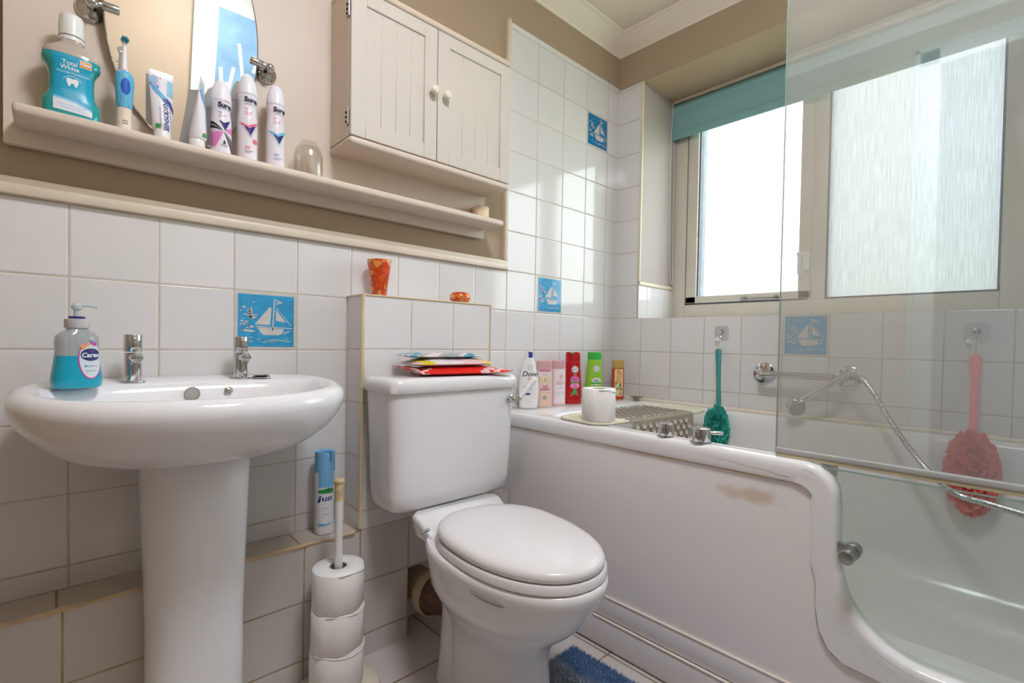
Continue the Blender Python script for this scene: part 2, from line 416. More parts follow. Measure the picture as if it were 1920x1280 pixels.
# ---- window
GLZ = bpy.data.materials.new('reeded_frosted_glass'); GLZ.use_nodes = True
nt = GLZ.node_tree; nt.nodes.clear(); N = nt.nodes.new; L = nt.links.new
out = N('ShaderNodeOutputMaterial'); tc = N('ShaderNodeTexCoord'); mpn = N('ShaderNodeMapping'); mpn.inputs['Scale'].default_value = (1, 330, 10)
L(tc.outputs['Object'], mpn.inputs[0]); nz = N('ShaderNodeTexNoise'); nz.inputs['Scale'].default_value = 1; nz.inputs['Detail'].default_value = 4; L(mpn.outputs[0], nz.inputs['Vector'])
cr = N('ShaderNodeMapRange'); cr.inputs['From Min'].default_value = .32; cr.inputs['From Max'].default_value = .68; cr.inputs['To Min'].default_value = .80; cr.inputs['To Max'].default_value = 1.0; L(nz.outputs['Fac'], cr.inputs['Value'])
tl = N('ShaderNodeBsdfTranslucent'); tl.inputs['Color'].default_value = (.86, .92, .93, 1)
tp = N('ShaderNodeBsdfTransparent'); tp.inputs['Color'].default_value = (.93, .96, .96, 1)
tsc = N('ShaderNodeVectorMath'); tsc.operation = 'SCALE'; tsc.inputs[0].default_value = (.96, .99, 1.0); L(cr.outputs[0], tsc.inputs['Scale']); L(tsc.outputs[0], tp.inputs['Color'])
mxs = N('ShaderNodeMixShader'); mxs.inputs[0].default_value = .93; L(tl.outputs[0], mxs.inputs[1]); L(tp.outputs[0], mxs.inputs[2])
gl = N('ShaderNodeBsdfGlossy'); gl.inputs['Roughness'].default_value = .3; m2 = N('ShaderNodeMixShader'); m2.inputs[0].default_value = .03
bpn = N('ShaderNodeBump'); bpn.inputs['Strength'].default_value = .4; bpn.inputs['Distance'].default_value = .002; L(nz.outputs['Fac'], bpn.inputs['Height']); L(bpn.outputs[0], tl.inputs['Normal'])
L(mxs.outputs[0], m2.inputs[1]); L(gl.outputs[0], m2.inputs[2]); L(m2.outputs[0], out.inputs[0])
wroot = bpy.data.objects.new('window_1', None); C.objects.link(wroot); wroot.location = (.3, OY0, .15+H); wroot['_o'] = (.3, OY0, .15); struct(wroot)
WY0, WY1, WZ0, WZ1 = -.125, -1.42, .15, 1.211
b = MB()
FX0, FX1 = .295, .36
b.box(FX0, FX1, WY0, -.196, WZ0, WZ1, .003); b.box(FX0, FX1, -1.30, WY1, WZ0, WZ1, .003)
b.box(FX0, FX1, -.196, -1.30, WZ0, .226, .003); b.box(FX0, FX1, -.196, -1.30, 1.14, WZ1, .003)
b.box(FX0, FX1, -.735, -.797, .226, 1.14, .003)
b.build('window_frame', UPVC, wroot)
b = MB()
for (y0, y1, z0, z1) in ((-.203, -.255, .232, 1.13), (-.700, -.745, .232, 1.13), (-.203, -.745, .232, .264), (-.203, -.745, 1.10, 1.13)):
    b.box(FX0-.006, FX1-.02, y0, y1, z0, z1, .003)
b.build('sash_frame', UPVC, wroot)
b = MB()
for (y0, y1, z0, z1) in ((-.196, -.204, .226, 1.14), (-.196, -.745, .226, .232), (-.255, -.2615, .264, 1.10), (-.797, -.805, .226, 1.14), (-1.293, -1.30, .226, 1.14), (-.80, -1.30, .226, .233)):
    b.box(FX0+.004, FX1, y0, y1, z0, z1)
b.build('gasket', mat('gasket_grey', srgb(92, 98, 112), .5, vary=.2, vscale=30), wroot)
for (y0, y1, z0) in ((-.258, -.70, .262), (-.803, -1.295, .231)):
    b = MB(); b.box(.325, .331, y0, y1, z0, 1.13)
    b.build('pane', GLZ, wroot)
b = MB(); b.box(.272, .292, -.722, -.742, .345, .42, .005); b.box(.262, .276, -.700, -.742, .40, .418, .005)
b.box(.264, .276, -.703, -.715, .325, .41, .004); lab(b.build('window_handle', WPLAS, wroot), 'white window handle')
b = MB(); b.box(.280, .291, -.475, -.63, .236, .243, .002); b.box(.278, .292, -.47, -.50, .233, .250, .003); b.box(.28, .292, -.61, -.63, .235, .25, .002)
lab(b.build('window_stay', STEEL, wroot), 'metal stay along the sash bottom')

# ---- roller blind
t = thing('roller_blind', 'teal roller blind rolled up across the top of the window', 'blind', (.27, -.77, 1.15))
BL = mat('teal_blind_fabric', srgb(134, 178, 178), .8, bump=.3, bscale=300, vary=.03)
b = MB(); b.box(.262, .2635, -.128, -1.41, 1.022, 1.19); b.box(.258, .267, -.128, -1.41, 1.022, 1.058, .003)
b.box(.256, .2635, -.128, -1.41, 1.056, 1.0575)
b.build('fabric', BL, t)
b = MB(); b.cyl((.276, -.135, 1.176), (.276, -1.405, 1.176), .019, 20); lab(b.build('roller', BL, t), 'rolled fabric tube')
b = MB(); b.box(.252, .292, -.128, -1.412, 1.197, 1.208, .002); b.box(.252, .292, -.128, -.133, 1.150, 1.205, .004)
lab(b.build('bracket', TRIMC, t), 'cream head rail and end bracket')
b = MB()
b.tube([(.258, -.131, 1.17), (.250, -.130, .95), (.252, -.131, .6), (.256, -.134, .42), (.262, -.137, .345), (.272, -.142, .328), (.282, -.138, .35), (.284, -.132, .45), (.282, -.131, .9), (.278, -.131, 1.16)], .0016, 6, smooth_it=6)
lab(b.build('pull_cord', WPLAS, t), 'looped white pull cord')

# ---- picture tiles (sailing boat), one glazed tile each
BLU = mat('blue_tile_glaze', srgb(60, 158, 205), .10, vary=.18, vscale=40)
BLUE2 = mat('deep_blue_tile_glaze', srgb(20, 120, 175), .10, vary=.18, vscale=40)
SAIL = mat('pale_glaze', srgb(206, 202, 198), .12, vary=.08, vscale=60)
def boat(fn, parent, sail=True):
    I = []
    P = lambda pts, mi=0, l=0: I.append(('p', [((u-.5)*.13, (.5-v)*.13) for u, v in pts], mi, l))
    P([(.63, .05), (.65, .05), (.62, .68), (.595, .68)])                        # mast
    P([(.66, .07), (.80, .12), (.66, .17), (.66, .145), (.74, .12), (.66, .095)])
    P([(.665, .26), (.86, .52), (.67, .49)]); P([(.66, .22), (.665, .21), (.96, .575), (.95, .585)])
    P([(.55, .22), (.585, .24), (.56, .58), (.28, .57)])
    P([(.30, .60), (.98, .63), (.98, .645), (.30, .62)])
    P([(.33, .63), (.82, .65), (.80, .74), (.72, .78), (.44, .78), (.38, .72)])
    P([(.82, .73), (.94, .68), (.92, .71), (.82, .76)])
    P([(.23, .22), (.24, .36), (.15, .36)]); P([(.14, .38), (.34, .375), (.34, .39), (.15, .395)]); P([(.17, .41), (.33, .42), (.28, .45), (.19, .44)])
    P([(.245, .12), (.28, .13), (.255, .16)])
    rnd = random.Random(3)
    for _ in range(34):
        u, v = rnd.uniform(.03, .24), rnd.uniform(.22, .68); s_ = rnd.uniform(.008, .03)
        P([(u-s_*1.6, v), (u, v-s_*.7), (u+s_*1.6, v+.004), (u, v+s_*.6)])
    for _ in range(14):
        u, v = rnd.uniform(.2, .9), rnd.uniform(.82, .96); s_ = rnd.uniform(.02, .07)
        P([(u-s_, v), (u, v-.006), (u+s_, v+.008), (u, v+.008)])
    P([(.62, .86), (.96, .90), (.96, .915), (.62, .875)]); P([(.05, .66), (.30, .70), (.24, .73), (.06, .70)])
    art(parent, 'boat_picture', I, [SAIL], fn, step=0, eps=.0004)
def ptile(pos, wall, label, m=BLU):
    t = thing('picture_tile', label, 'tile', pos, 0, 'sailing boat picture tiles')
    if wall == 'b': fn = lambda u, v, e_: Vector((u, -.0015-e_, v))
    else: fn = lambda u, v, e_: Vector((-.0015-e_, -u, v))
    b = MB(); s_ = .0725; w_ = .0665
    b.prism([(-s_, -s_), (s_, -s_), (s_, s_), (-s_, s_)], lambda u, v, d: fn(u, v, d), -.0015, -.0006)
    b.build('border', SAIL, t, world=False, smooth=False)
    b = MB(); b.prism([(-w_, -w_), (w_, -w_), (w_, w_), (-w_, w_)], lambda u, v, d: fn(u, v, d), -.0006, .0001)
    lab(b.build('glaze', m, t, world=False, smooth=False), 'blue glazed field')
    boat(fn, t)
ptile((-1.5057, 0, .075), 'b', 'blue sailing boat tile behind the right basin tap')
ptile((-.4457, 0, .225), 'b', 'pale blue sailing boat tile in the middle of the back wall', BLU)
ptile((-.1557, 0, .975), 'b', 'deep blue sailing boat tile high beside the room corner', BLUE2)
ptile((0, -.821, .075), 'r', 'blue sailing boat tile below the window, seen through the glass screen', BLU)

# ---- behind the camera: doors, poster, added fill lamp
droot = bpy.data.objects.new('door_1', None); C.objects.link(droot); droot.location = (XW0, -1.4, 0); droot['_o'] = (XW0, -1.4, -H); struct(droot)
b = MB()
b.box(XW0, XW0+.028, -1.02, -1.09, -H, 1.26, .006); b.box(XW0, XW0+.028, -1.02, -1.74, 1.19, 1.26, .006); b.box(XW0, XW0+.018, -1.0, -1.02, -H, 1.28, .004); b.box(XW0, XW0+.018, -1.0, -1.74, 1.26, 1.28, .004)
lab(b.build('architrave', mat('architrave_paint', srgb(176, 172, 166), .5, vary=.02), droot), 'moulded white door surround')
droot = bpy.data.objects.new('door_2', None); C.objects.link(droot); droot.location = (-1.1, YW0, 0); droot['_o'] = (-1.1, YW0, -H); struct(droot)
b = MB(); b.box(-1.42, -.80, YW0+.002, YW0+.03, -H+.005, CZ-.08, .004); b.build('door_leaf', mat('white_cupboard_door', srgb(176, 178, 170), .4, vary=.02), droot)
b = MB(); b.cyl((-1.37, YW0+.03, .1), (-1.37, YW0+.07, .1), .015); b.build('door_handle', CHR, droot)
t = thing('poster', 'pale blue poster with slanting white bars, reflected in the oval mirror', 'poster', (-1.2, YW0+.03, 1.0))
b = MB(); b.box(-1.32, -1.06, YW0+.031, YW0+.034, .72, 1.26); b.build('print', mat('poster_blue', srgb(112, 146, 172), .5, vary=.25, vscale=12), t)
b = MB()
for (x, a, z0, z1) in ((-1.13, .03, .80, 1.0), (-1.20, -.02, .60, .92), (-1.26, .02, .58, .80), (-1.29, -.01, .55, .78)):
    b.box(x-.008, x+.008, YW0+.034, YW0+.0355, z0+.21, z1+.21, rot=Matrix.Rotation(a*8, 3, 'Y'))
for i in range(7):
    b.box(-1.31+.034*i, -1.29+.034*i, YW0+.034, YW0+.035, .75, .83+.05*((i*5) % 3))
lab(b.build('printed_bars', mat('poster_white', srgb(186, 192, 194), .5, vary=.05), t), 'white slanting bars')

def fill_lamp(x, y, label, strength, r_=.19):  # unseen fitting, added and enlarged to fill the room with light
    t = thing('fill_lamp', label, 'lamp', (x, y, CZ))
    b = MB(); b.lathe([(r_+.005, 0), (r_+.01, -.012), (r_+.005, -.02)], (x, y, CZ), 40); b.build('fill_lamp_base', WPLAS, t)
    lm = mat('fill_lamp_diffuser', (.91, .94, 1.02), .5, emit=strength)
    b = MB(); b.lathe([(r_, -.02), (r_*.97, -.045), (r_*.78, -.07), (r_*.45, -.085), (1e-5, -.09)], (x, y, CZ), 40); b.build('fill_lamp_shade', lm, t)
fill_lamp(-1.40, -1.20, 'round white ceiling lamp added out of view as fill light', FILL)

# ================================================================== CABINET AND SHELF
t = thing('bathroom_cabinet', 'cream two-door wall cabinet joined to a long shelf on a backboard', 'cabinet', (-1.08, 0, .75))
b = MB(); bb = [(-1.972, .395), (-.806, .395), (-.806, .950), (-1.345, .950), (-1.345, CZ-.12), (-1.972, CZ-.12)]
b.loft([[Vector((x, y, z)) for x, z in bb] for y in (-.018, -.0005)]); b.build('backboard', CREAM, t)
b = MB(); b.box(-1.957, -.800, -.118, -.016, .425, .445, .007, 3); lab(b.build('shelf', CREAM, t), 'long narrow shelf with rounded front edge')
CX0, CX1, CY = -1.353, -.803, -.128
b = MB(); b.box(CX0, CX1, CY, -.001, .560, .945)
b.build('cabinet_body', CREAM, t)
b = MB(); b.box(CX0-.001, CX1+.001, CY-.018, -.001, .540, .560, .008, 3); b.build('bottom_board', CREAM, t)
b = MB(); b.box(CX0-.001, CX1+.001, CY-.018, -.001, .947, .967, .008, 3); b.build('top_board', CREAM, t)
xm = (CX0+CX1)/2-.012
for i, (x0, x1) in enumerate(((CX0+.001, xm-.0012), (xm+.0012, CX1))):
    z0, z1 = .562, .945; fy0, fy1 = CY-.016, CY-.001; fr = .042
    b = MB()
    b.box(x0, x0+fr, fy0, fy1, z0, z1, .0015, 1); b.box(x1-fr, x1, fy0, fy1, z0, z1, .0015, 1)
    b.box(x0+fr-.001, x1-fr+.001, fy0, fy1, z0, z0+fr, .0015, 1); b.box(x0+fr-.001, x1-fr+.001, fy0, fy1, z1-fr+.004, z1, .0015, 1)
    wd = (x1-x0-2*fr); n = 4
    for k in range(n):
        b.box(x0+fr+wd*k/n, x0+fr+wd*(k+1)/n, fy0+.0045, fy1, z0+fr-.001, z1-fr+.006, .0010, 1)
    d = b.build('door', DOORW, t)
    kx = x1-.020 if i == 0 else x0+.022
    b = MB(); b.lathe([(.006, 0), (.0055, .008), (.0105, .013), (.0125, .019), (.010, .025), (.004, .0275)], (kx, fy0, .757), 20, (0, -1, 0)); lab(b.build('knob', mat('ivory_knob', srgb(232, 222, 202), .35, vary=.03), d), 'small round ivory knob')
for z in (.609, .887):
    b = MB(); b.box(CX0-.003, CX0, CY-.004, CY+.010, z-.020, z+.020, .0005, 1); b.cyl((CX0-.002, CY-.006, z-.02), (CX0-.002, CY-.006, z+.02), .0028, 10)
    h = b.build('hinge', STEEL, t)
    for dz in (-.012, 0, .012):
        b = MB(); b.box(CX0-.0042, CX0-.0028, CY+.001, CY+.006, z+dz-.003, z+dz+.003); b.build('screw', DARK, h)

# ================================================================== MIRROR
t = thing('oval_mirror', 'frameless oval tilting mirror held by two chrome brackets', 'mirror', (-1.688, -.05, .715))
q = Matrix.Rotation(math.radians(7), 3, 'X')
E_ = [(.143*math.cos(2*PI*i/96), .253*math.sin(2*PI*i/96)) for i in range(96)]
def mfn(u, v, d): p = q @ Vector((u, d, v)); return p
b = MB(); b.loft([[mfn(u*s_, v*s_, d) for u, v in E_] for s_, d in ((.985, .003), (1, .001), (1, -.001), (.985, -.0025))])
MIR = mat('mirror_silver', (.86, .88, .86), .015, metal=1)
b.build('mirror_glass', MIR, t, world=False, ang=20)
b = MB(); b.loft([[mfn(u*s_, v*s_, d) for u, v in E_] for s_, d in ((.998, .0006), (1.006, .0006), (1.006, -.0006), (.998, -.0006))], False, False)
lab(b.build('mirror_edge', mat('dark_glass_edge', srgb(70, 78, 76), .2, vary=.05), t, world=False), 'thin dark glass edge')
for sgn, x in ((-1, -1.847), (1, -1.519)):
    b = MB(); c = Vector((x, -.018, .698))
    b.lathe([(.026, 0), (.026, .004), (.023, .008), (.014, .011), (.008, .014), (.0075, .030), (.010, .032)], c, 32, (0, -1, 0))
    b.sphere(c+Vector((0, -.036, 0)), .011, 18)
    b.cyl(c+Vector((0, -.036, 0)), c+Vector((-sgn*.018, -.034, .003)), .006, 16)
    b.cyl(c+Vector((-sgn*.014, -.034, .003)), c+Vector((-sgn*.042, -.034, .004)), .0085, 20, rnd=.001)
    br = b.build('bracket', CHR, t)

# ================================================================== BOTTLES ON THE SHELF
SZ = .4452
def facing(x, y, extra=0):     # yaw that turns local -y to the camera
    return math.atan2(-1.9036-x, -(-1.3906-y))*-1+extra
# mouthwash
t = thing('mouthwash_bottle', 'large clear bottle of teal mouthwash with white screw cap on the shelf', 'bottle', (-1.878, -.066, SZ), .04)
prof = dense([(0, .038, .024), (.004, .042, .028), (.03, .0425, .0285), (.045, .036, .027), (.055, .0335, .026), (.085, .0335, .026), (.098, .037, .027), (.108, .0425, .0285), (.118, .0425, .0285), (.128, .040, .027), (.140, .026, .022), (.147, .018, .018), (.158, .0165, .0165)], 4)
TEALB = mat('teal_mouthwash_liquid', srgb(34, 158, 160), .08, spec=.6, coat=.5, vary=.12, vscale=12)
CLR = mat('clear_plastic', (.93, .92, .90), .05, trans=.0, alpha=.30, spec=.6, vary=.01)
def cut(prof, z0, z1):
    o = []
    for p, q_ in zip(prof[:-1], prof[1:]):
        if p[0] < z0 < q_[0]: t_ = (z0-p[0])/(q_[0]-p[0]); o.append((z0, p[1]+(q_[1]-p[1])*t_, p[2]+(q_[2]-p[2])*t_))
        if z0 <= p[0] <= z1: o.append(p)
        if p[0] < z1 < q_[0]: t_ = (z1-p[0])/(q_[0]-p[0]); o.append((z1, p[1]+(q_[1]-p[1])*t_, p[2]+(q_[2]-p[2])*t_))
    return o
b = MB(); body(b, cut(prof, 0, .119), 3.2); b.build('liquid', TEALB, t, world=False, ang=50)
b = MB(); body(b, cut(prof, .119, .16), 3.2); lab(b.build('bottle_neck', mat('clear_shoulder', srgb(214, 198, 186), .12, coat=.5, alpha=.7, vary=.03), t, world=False, ang=50), 'clear empty shoulder')
b = MB(); b.lathe([(.0172, .152), (.019, .153), (.019, .158), (.0188, .160)], n=36); lab(b.build('cap_ring', WPLAS, t, world=False), 'tamper ring')
b = MB(); b.lathe([(.0192, .1625), (.0190, .185), (.0180, .200), (.0165, .203), (.010, .204), (1e-5, .204)], n=36)
b.build('cap', WPLAS, t, world=False)
f = surf(prof, 3.2); CY1 = mat('cyan_label', srgb(20, 160, 196), .3, vary=.05); ORG = mat('orange_print', srgb(240, 150, 50), .4, vary=.02); WP = mat('white_print', srgb(228, 230, 234), .4, vary=.01); LBL = mat('light_blue_print', srgb(130, 195, 232), .4, vary=.02)
GRYT = mat('grey_print', srgb(130, 126, 136), .5, vary=.02)
g2 = lambda u, v, e_: f(u, v, e_)
I = [('p', rect(-.027, .028, .012, .117), 0, 0), ('p', [(-.027, .012), (.028, .010), (.028, .024), (.005, .034), (-.027, .037)], 3, 1), ('p', [(-.027, .012), (.028, .010), (.028, .020), (.005, .029), (-.027, .033)], 2, 2),
     ('p', rect(.010, .027, .101, .114), 2, 1), ('p', rect(.011, .026, .102, .113), 1, 2), ('t', ('New', .008, .0185, .1075, 0, 0, .0003), 2, 3),
     ('t', ('Total', .0105, -.004, .103, 0, 0, .0002), 2, 1), ('t', ('White', .0105, -.004, .094, 0, 0, .0002), 2, 1), ('t', ('Fluoride Mouthwash', .0056, .001, .0855), 2, 1),
     ('p', [(-.009, .0735), (-.0055, .076), (0, .0745), (.0055, .076), (.009, .0735), (.008, .067), (.0055, .060), (.0035, .061), (.002, .066), (-.002, .066), (-.0035, .061), (-.0055, .060), (-.008, .067)], 2, 1)]
for k in range(5): I.append(('p', rect(-.018+.002*k, .018-.001*k, .0515-.0035*k, .0522-.0035*k), 3, 1))
for k in range(14):
    a = math.radians(15+150*k/13); a2 = math.radians(15+150*(k+1)/13) if k < 13 else a
    if k < 13: I.append(('p', [(.0135*math.cos(a), .069+.011*math.sin(a)), (.0135*math.cos(a2), .069+.011*math.sin(a2)), (.0128*math.cos(a2), .069+.0103*math.sin(a2)), (.0128*math.cos(a), .069+.0103*math.sin(a))], 2, 1))
I += [('t', ('Total White care &', .005, -.002, .0225, -.06), 3, 3), ('t', ('Enamel protection', .005, .002, .0165, -.06), 3, 3)]
lab(art(t, 'label', I, [CY1, ORG, WP, LBL], g2), 'cyan front label with a white tooth')

# electric toothbrush
t = thing('electric_toothbrush', 'blue and white electric toothbrush standing upright on the shelf', 'toothbrush', (-1.799, -.075, SZ), .1)
prof = dense([(0, .0125, .0125), (.01, .0128, .013), (.04, .0125, .013), (.075, .0138, .0138), (.10, .0155, .0145), (.115, .0150, .014), (.124, .011, .011), (.128, .006, .006)], 4)
IV = mat('ivory_handle', srgb(232, 218, 200), .3, vary=.01); TB = mat('sky_blue_grip', srgb(96, 180, 214), .45, vary=.03); BB = mat('royal_blue_button', srgb(24, 88, 190), .4, vary=.02)
b = MB(); body(b, prof, 2.0, 32); b.build('handle', IV, t, world=False, ang=60)
f = surf(prof, 2.0)
pr2 = [(z, a*1.04, c*1.03) for z, a, c in prof if z >= .045]
lo = [(-.0150, .125), (-.0158, .10), (-.0150, .085), (-.0132, .068), (-.0128, .050), (-.0108, .050), (-.0104, .066), (-.0088, .073), (-.0108, .085), (-.0112, .100), (-.0095, .112), (-.005, .118), (0, .1195), (.005, .118), (.0095, .112), (.0112, .100), (.0108, .085), (.0088, .073), (.0104, .066), (.0108, .050), (.0128, .050), (.0132, .068), (.0150, .085), (.0158, .10), (.0150, .125)]
art(t, 'grip', [('p', lo, 0, 0)], [TB], surf([(z, a*1.03, c*1.01) for z, a, c in prof], 2.0), .002, .008)
art(t, 'power_button', [('p', disc(0, .092, .0078, .017), 0, 1)], [BB], f, .002, .006)
art(t, 'printed_marks', [('p', rect(-.005, .004, .022, .0235), 0, 1), ('p', rect(-.005, .004, .017, .0185), 0, 1)], [mat('faint_print', srgb(120, 112, 104), .5, vary=.02)], f, .002)
b = MB(); b.lathe([(.0068, .127), (.0062, .129), (.0052, .136), (.0042, .16), (.0036, .178), (.0034, .186)], n=20); hd = b.build('brush_neck', WPLAS, t, world=False)
b = MB(); b.lathe([(.0071, .1262), (.0071, .128), (.0066, .1285)], n=20); lab(b.build('coloured_ring', mat('pink_ring', srgb(230, 70, 110), .4, vary=.02), t, world=False), 'pink ring')
b = MB(); b.lathe([(.006, -.003), (.0068, 0), (.0066, .003)], (0, -.001, .189), 20, (0, -1, 0)); b.build('brush_head', WPLAS, hd, world=False)
b = MB()
for i in range(60):
    a = random.uniform(0, 2*PI); r_ = .0058*math.sqrt(random.random()); b.cyl((r_*math.cos(a), -.003, .189+r_*math.sin(a)), (r_*1.1*math.cos(a), -.011, .189+r_*1.1*math.sin(a)), .0006, 4)
lab(b.build('bristles', mat('teal_bristles', srgb(30, 150, 180), .6, vary=.2), hd, world=False), 'teal bristles')
b = MB(); b.box(-.0075, -.0035, -.002, .002, .163, .1655); b.build('interdental_tip', WPLAS, hd, world=False)

# toothpaste tubes (crimped end up, cap down)
PURP = mat('purple_print', srgb(70, 70, 150), .4, vary=.03); AQ = mat('aqua_print', srgb(150, 205, 225), .4, vary=.15, vscale=60); LIL = mat('lilac_print', srgb(196, 170, 220), .4, vary=.15, vscale=80)
GRN = mat('green_print', srgb(60, 150, 80), .4, vary=.05)
def toothpaste(x, y, rz, label, lean):
    t = thing('toothpaste_tube', label, 'toothpaste', (x, y, SZ), rz, 'toothpaste tubes on the shelf')
    def P(z, a, c): return [Vector((p.x, p.y+lean*z, z)) for p in sup(0, 0, a, c, c, 2.0, 36)]
    rows = [(.022, .0155, .0155), (.027, .0175, .0172), (.05, .0185, .0155), (.09, .020, .0105), (.13, .0215, .004), (.143, .0218, .0009), (.156, .0220, .0007)]
    b = MB(); b.loft([P(*r_) for r_ in rows]); b.build('tube', mat('tube_white', srgb(234, 230, 234), .25, vary=.02), t, world=False, ang=50)
    b = MB(); b.lathe([(.0150, 0), (.0155, .001), (.0150, .021), (.014, .023)], n=30); b.build('cap', WPLAS, t, world=False)
    s_ = surf(rows, 2.0); fn = lambda u, v, e_: s_(u, v, e_)+Vector((0, lean*v, 0))
    wave = [(-.021, .124), (-.016, .110), (-.006, .100), (.006, .094), (.014, .084), (.018, .070)]
    I = [('p', wave+[(u+.001, v+.0035) for u, v in reversed(wave)], 0, 1), ('p', [(.006, .094), (.014, .083), (.0185, .066), (.0188, .074), (.014, .090), (.007, .0975)], 2, 2),
         ('p', [(-.020, .129), (-.015, .115), (-.008, .107), (-.009, .140), (-.0205, .142)], 1, 0), ('p', [(.007, .104), (.018, .100), (.0205, .138), (.010, .140)], 1, 0),
         ('t', ('SENSODYNE', .0128, .005, .0585, PI/2, .2, .0002), 2, 4), ('p', [(-.014, .026), (-.005, .027), (-.004, .035), (-.013, .036)], 4, 1)]
    rnd = random.Random(5)
    for _ in range(16): u, v = rnd.uniform(-.019, -.002), rnd.uniform(.118, .143); I.append(('p', disc(u, v, rnd.uniform(.001, .0026), n=8), rnd.choice([3, 2, 3]), 1))
    for _ in range(9): u, v = rnd.uniform(-.014, -.006), rnd.uniform(.095, .118); I.append(('p', disc(u, v, rnd.uniform(.001, .002), n=8), rnd.choice([3, 0]), 1))
    for k in range(2): I.append(('p', rect(-.0065+.0015*k, -.0060+.0015*k, .035, .075), 5, 1))
    I.append(('p', rect(.0125, .0135, .03, .08), 5, 1))
    art(t, 'label', I, [mat('wave_blue', srgb(90, 170, 220), .4, vary=.02), AQ, PURP, LIL, GRN, GRYT], fn, .003)
toothpaste(-1.735, -.075, .05, 'white toothpaste tube standing crimped end up, its front facing the room', .10)
toothpaste(-1.674, -.082, 1.20, 'white toothpaste tube turned edge on, beside the shortest deodorant', -.06)

# deodorant sprays
def deodorant(x, y, h, style, label, rz):
    t = thing('deodorant_spray', label, 'deodorant', (x, y, SZ), rz, 'deodorant cans on the shelf')
    R = .0215; k = h
    prof = dense([(0, R-.002, R-.002), (.003, R, R), (.075*k, R, R), (.098*k, R*.98, R*.98), (.115*k, R*.89, R*.89), (.128*k, R*.88, R*.88), (.142*k, R*.96, R*.96), (.150*k, R*.98, R*.98)], 4)
    b = MB(); body(b, prof, 2.0, 40); b.build('can', mat('can_white', srgb(232, 226, 232), .28, coat=.3, vary=.01), t, world=False, ang=60)
    z0 = .1512*k
    b = MB(); b.lathe([(R*.97, z0), (R*.98, z0+.003), (R*.93, z0+.016), (R*.78, z0+.032), (R*.55, z0+.044), (R*.25, z0+.050), (1e-5, z0+.051)], n=36)
    c_ = b.build('cap', mat('cap_white', srgb(236, 232, 238), .35, vary=.01), t, world=False)
    b = MB(); b.lathe([(.0022, 0), (.0016, .0012), (.0004, .0004)], (.009, -.0115, z0+.033), 14, (.45, -.8, .35)); b.build('nozzle', GRYT, c_, world=False)
    f = surf(prof, 2.0); I = []
    I.append(('t', ('Sure', .0145, .003, .137*k, 0, 0, .0006), 0, 2)); I.append(('t', ('NONSTOP', .0046, .003, .128*k, 0, 0, 0), 4, 1))
    I.append(('t', ('72h', .0065, -.006, .116*k), 3 if style != 0 else 4, 1)); I.append(('p', rect(-.009, .006, .108*k, .1095*k), 3 if style != 0 else 4, 1)); I.append(('p', rect(-.009, .003, .1035*k, .105*k), 3, 1))
    def V(u, v, s_, mi, l): I.append(('p', [(u-s_, v+s_*.75), (u-s_*.15, v+s_*.35), (u+s_, v+s_*1.05), (u+.1*s_, v-s_*1.05)], mi, l))
    if style == 0:
        I.append(('p', [(-.021, .092*k), (0, .066*k), (-.0212, .07*k)], 5, 1)); I.append(('p', [(-.021, .062*k), (.001, .064*k), (-.0145, .018*k), (-.021, .02*k)], 6, 1))
        I.append(('p', [(.001, .064*k), (.0205, .045*k), (.0205, .006), (.012, .03*k)], 5, 1)); I.append(('p', [(.002, .068*k), (.0205, .083*k), (.0205, .06*k)], 6, 1))
        for a in (.2, .5, .8): I.append(('p', [(-.0205, .05*k+a*.03), (0, .0650*k), (-.0205, .052*k+a*.03)], 1, 2)); I.append(('p', [(.002, .062*k), (.0205, .05*k-a*.03), (.0205, .048*k-a*.03)], 1, 2))
        V(.003, .083*k, .0115, 2, 3)
        I.append(('p', [(-.001, .030*k), (.005, .030*k), (.004, .036*k), (.002, .041*k), (0, .036*k)], 5, 2)); I.append(('p', rect(-.006, .009, .026*k, .0272*k), 4, 2)); I.append(('p', rect(.001, .013, .149*k, .151*k-.0006), 3, 1))
        I.append(('p', rect(-.004, .007, .0225*k, .0235*k), 3, 2))
    else:
        c1, c2 = (3, 6) if style == 1 else (7, 8)
        V(.0, .072*k, .0195, c1, 0); V(.001, .0685*k, .0175, c2, 1); V(.001, .068*k, .0150, 1, 2); V(.001, .069*k, .0128, 2, 3)
        if style == 1:
            for i in range(7): a = 2*PI*i/7; I.append(('p', disc(.0125+.0035*math.cos(a), .046*k+.0035*math.sin(a), .0025, n=8), 3, 2))
        I.append(('p', rect(-.009, .002, .031*k, .0325*k), c1, 1)); I.append(('p', rect(-.009, .001, .0275*k, .029*k), c1, 1)); I.append(('p', rect(-.009, .009, .022*k, .023*k), 4, 1)); I.append(('p', rect(-.009, .003, .0185*k, .0195*k), 4, 1))
    art(t, 'label', I, [mat('dark_navy_print', srgb(52, 44, 84), .4, vary=.01), WP, NAVY, mat('coral_print', srgb(232, 110, 124), .4, vary=.03), GRYT, BLACK, mat('magenta_print', srgb(220, 130, 190), .4, vary=.06, vscale=90), mat('blue_print', srgb(110, 180, 230), .4, vary=.03), mat('turquoise_print', srgb(120, 215, 215), .4, vary=.03)], f, .003)
deodorant(-1.627, -.075, .81, 0, 'shortest white deodorant can with black and pink rays', .03)
deodorant(-1.572, -.073, 1.04, 1, 'tallest white deodorant can, with a coral and navy chevron', -.04)
deodorant(-1.510, -.073, 1.02, 2, 'white deodorant can with a blue and navy chevron', .0)

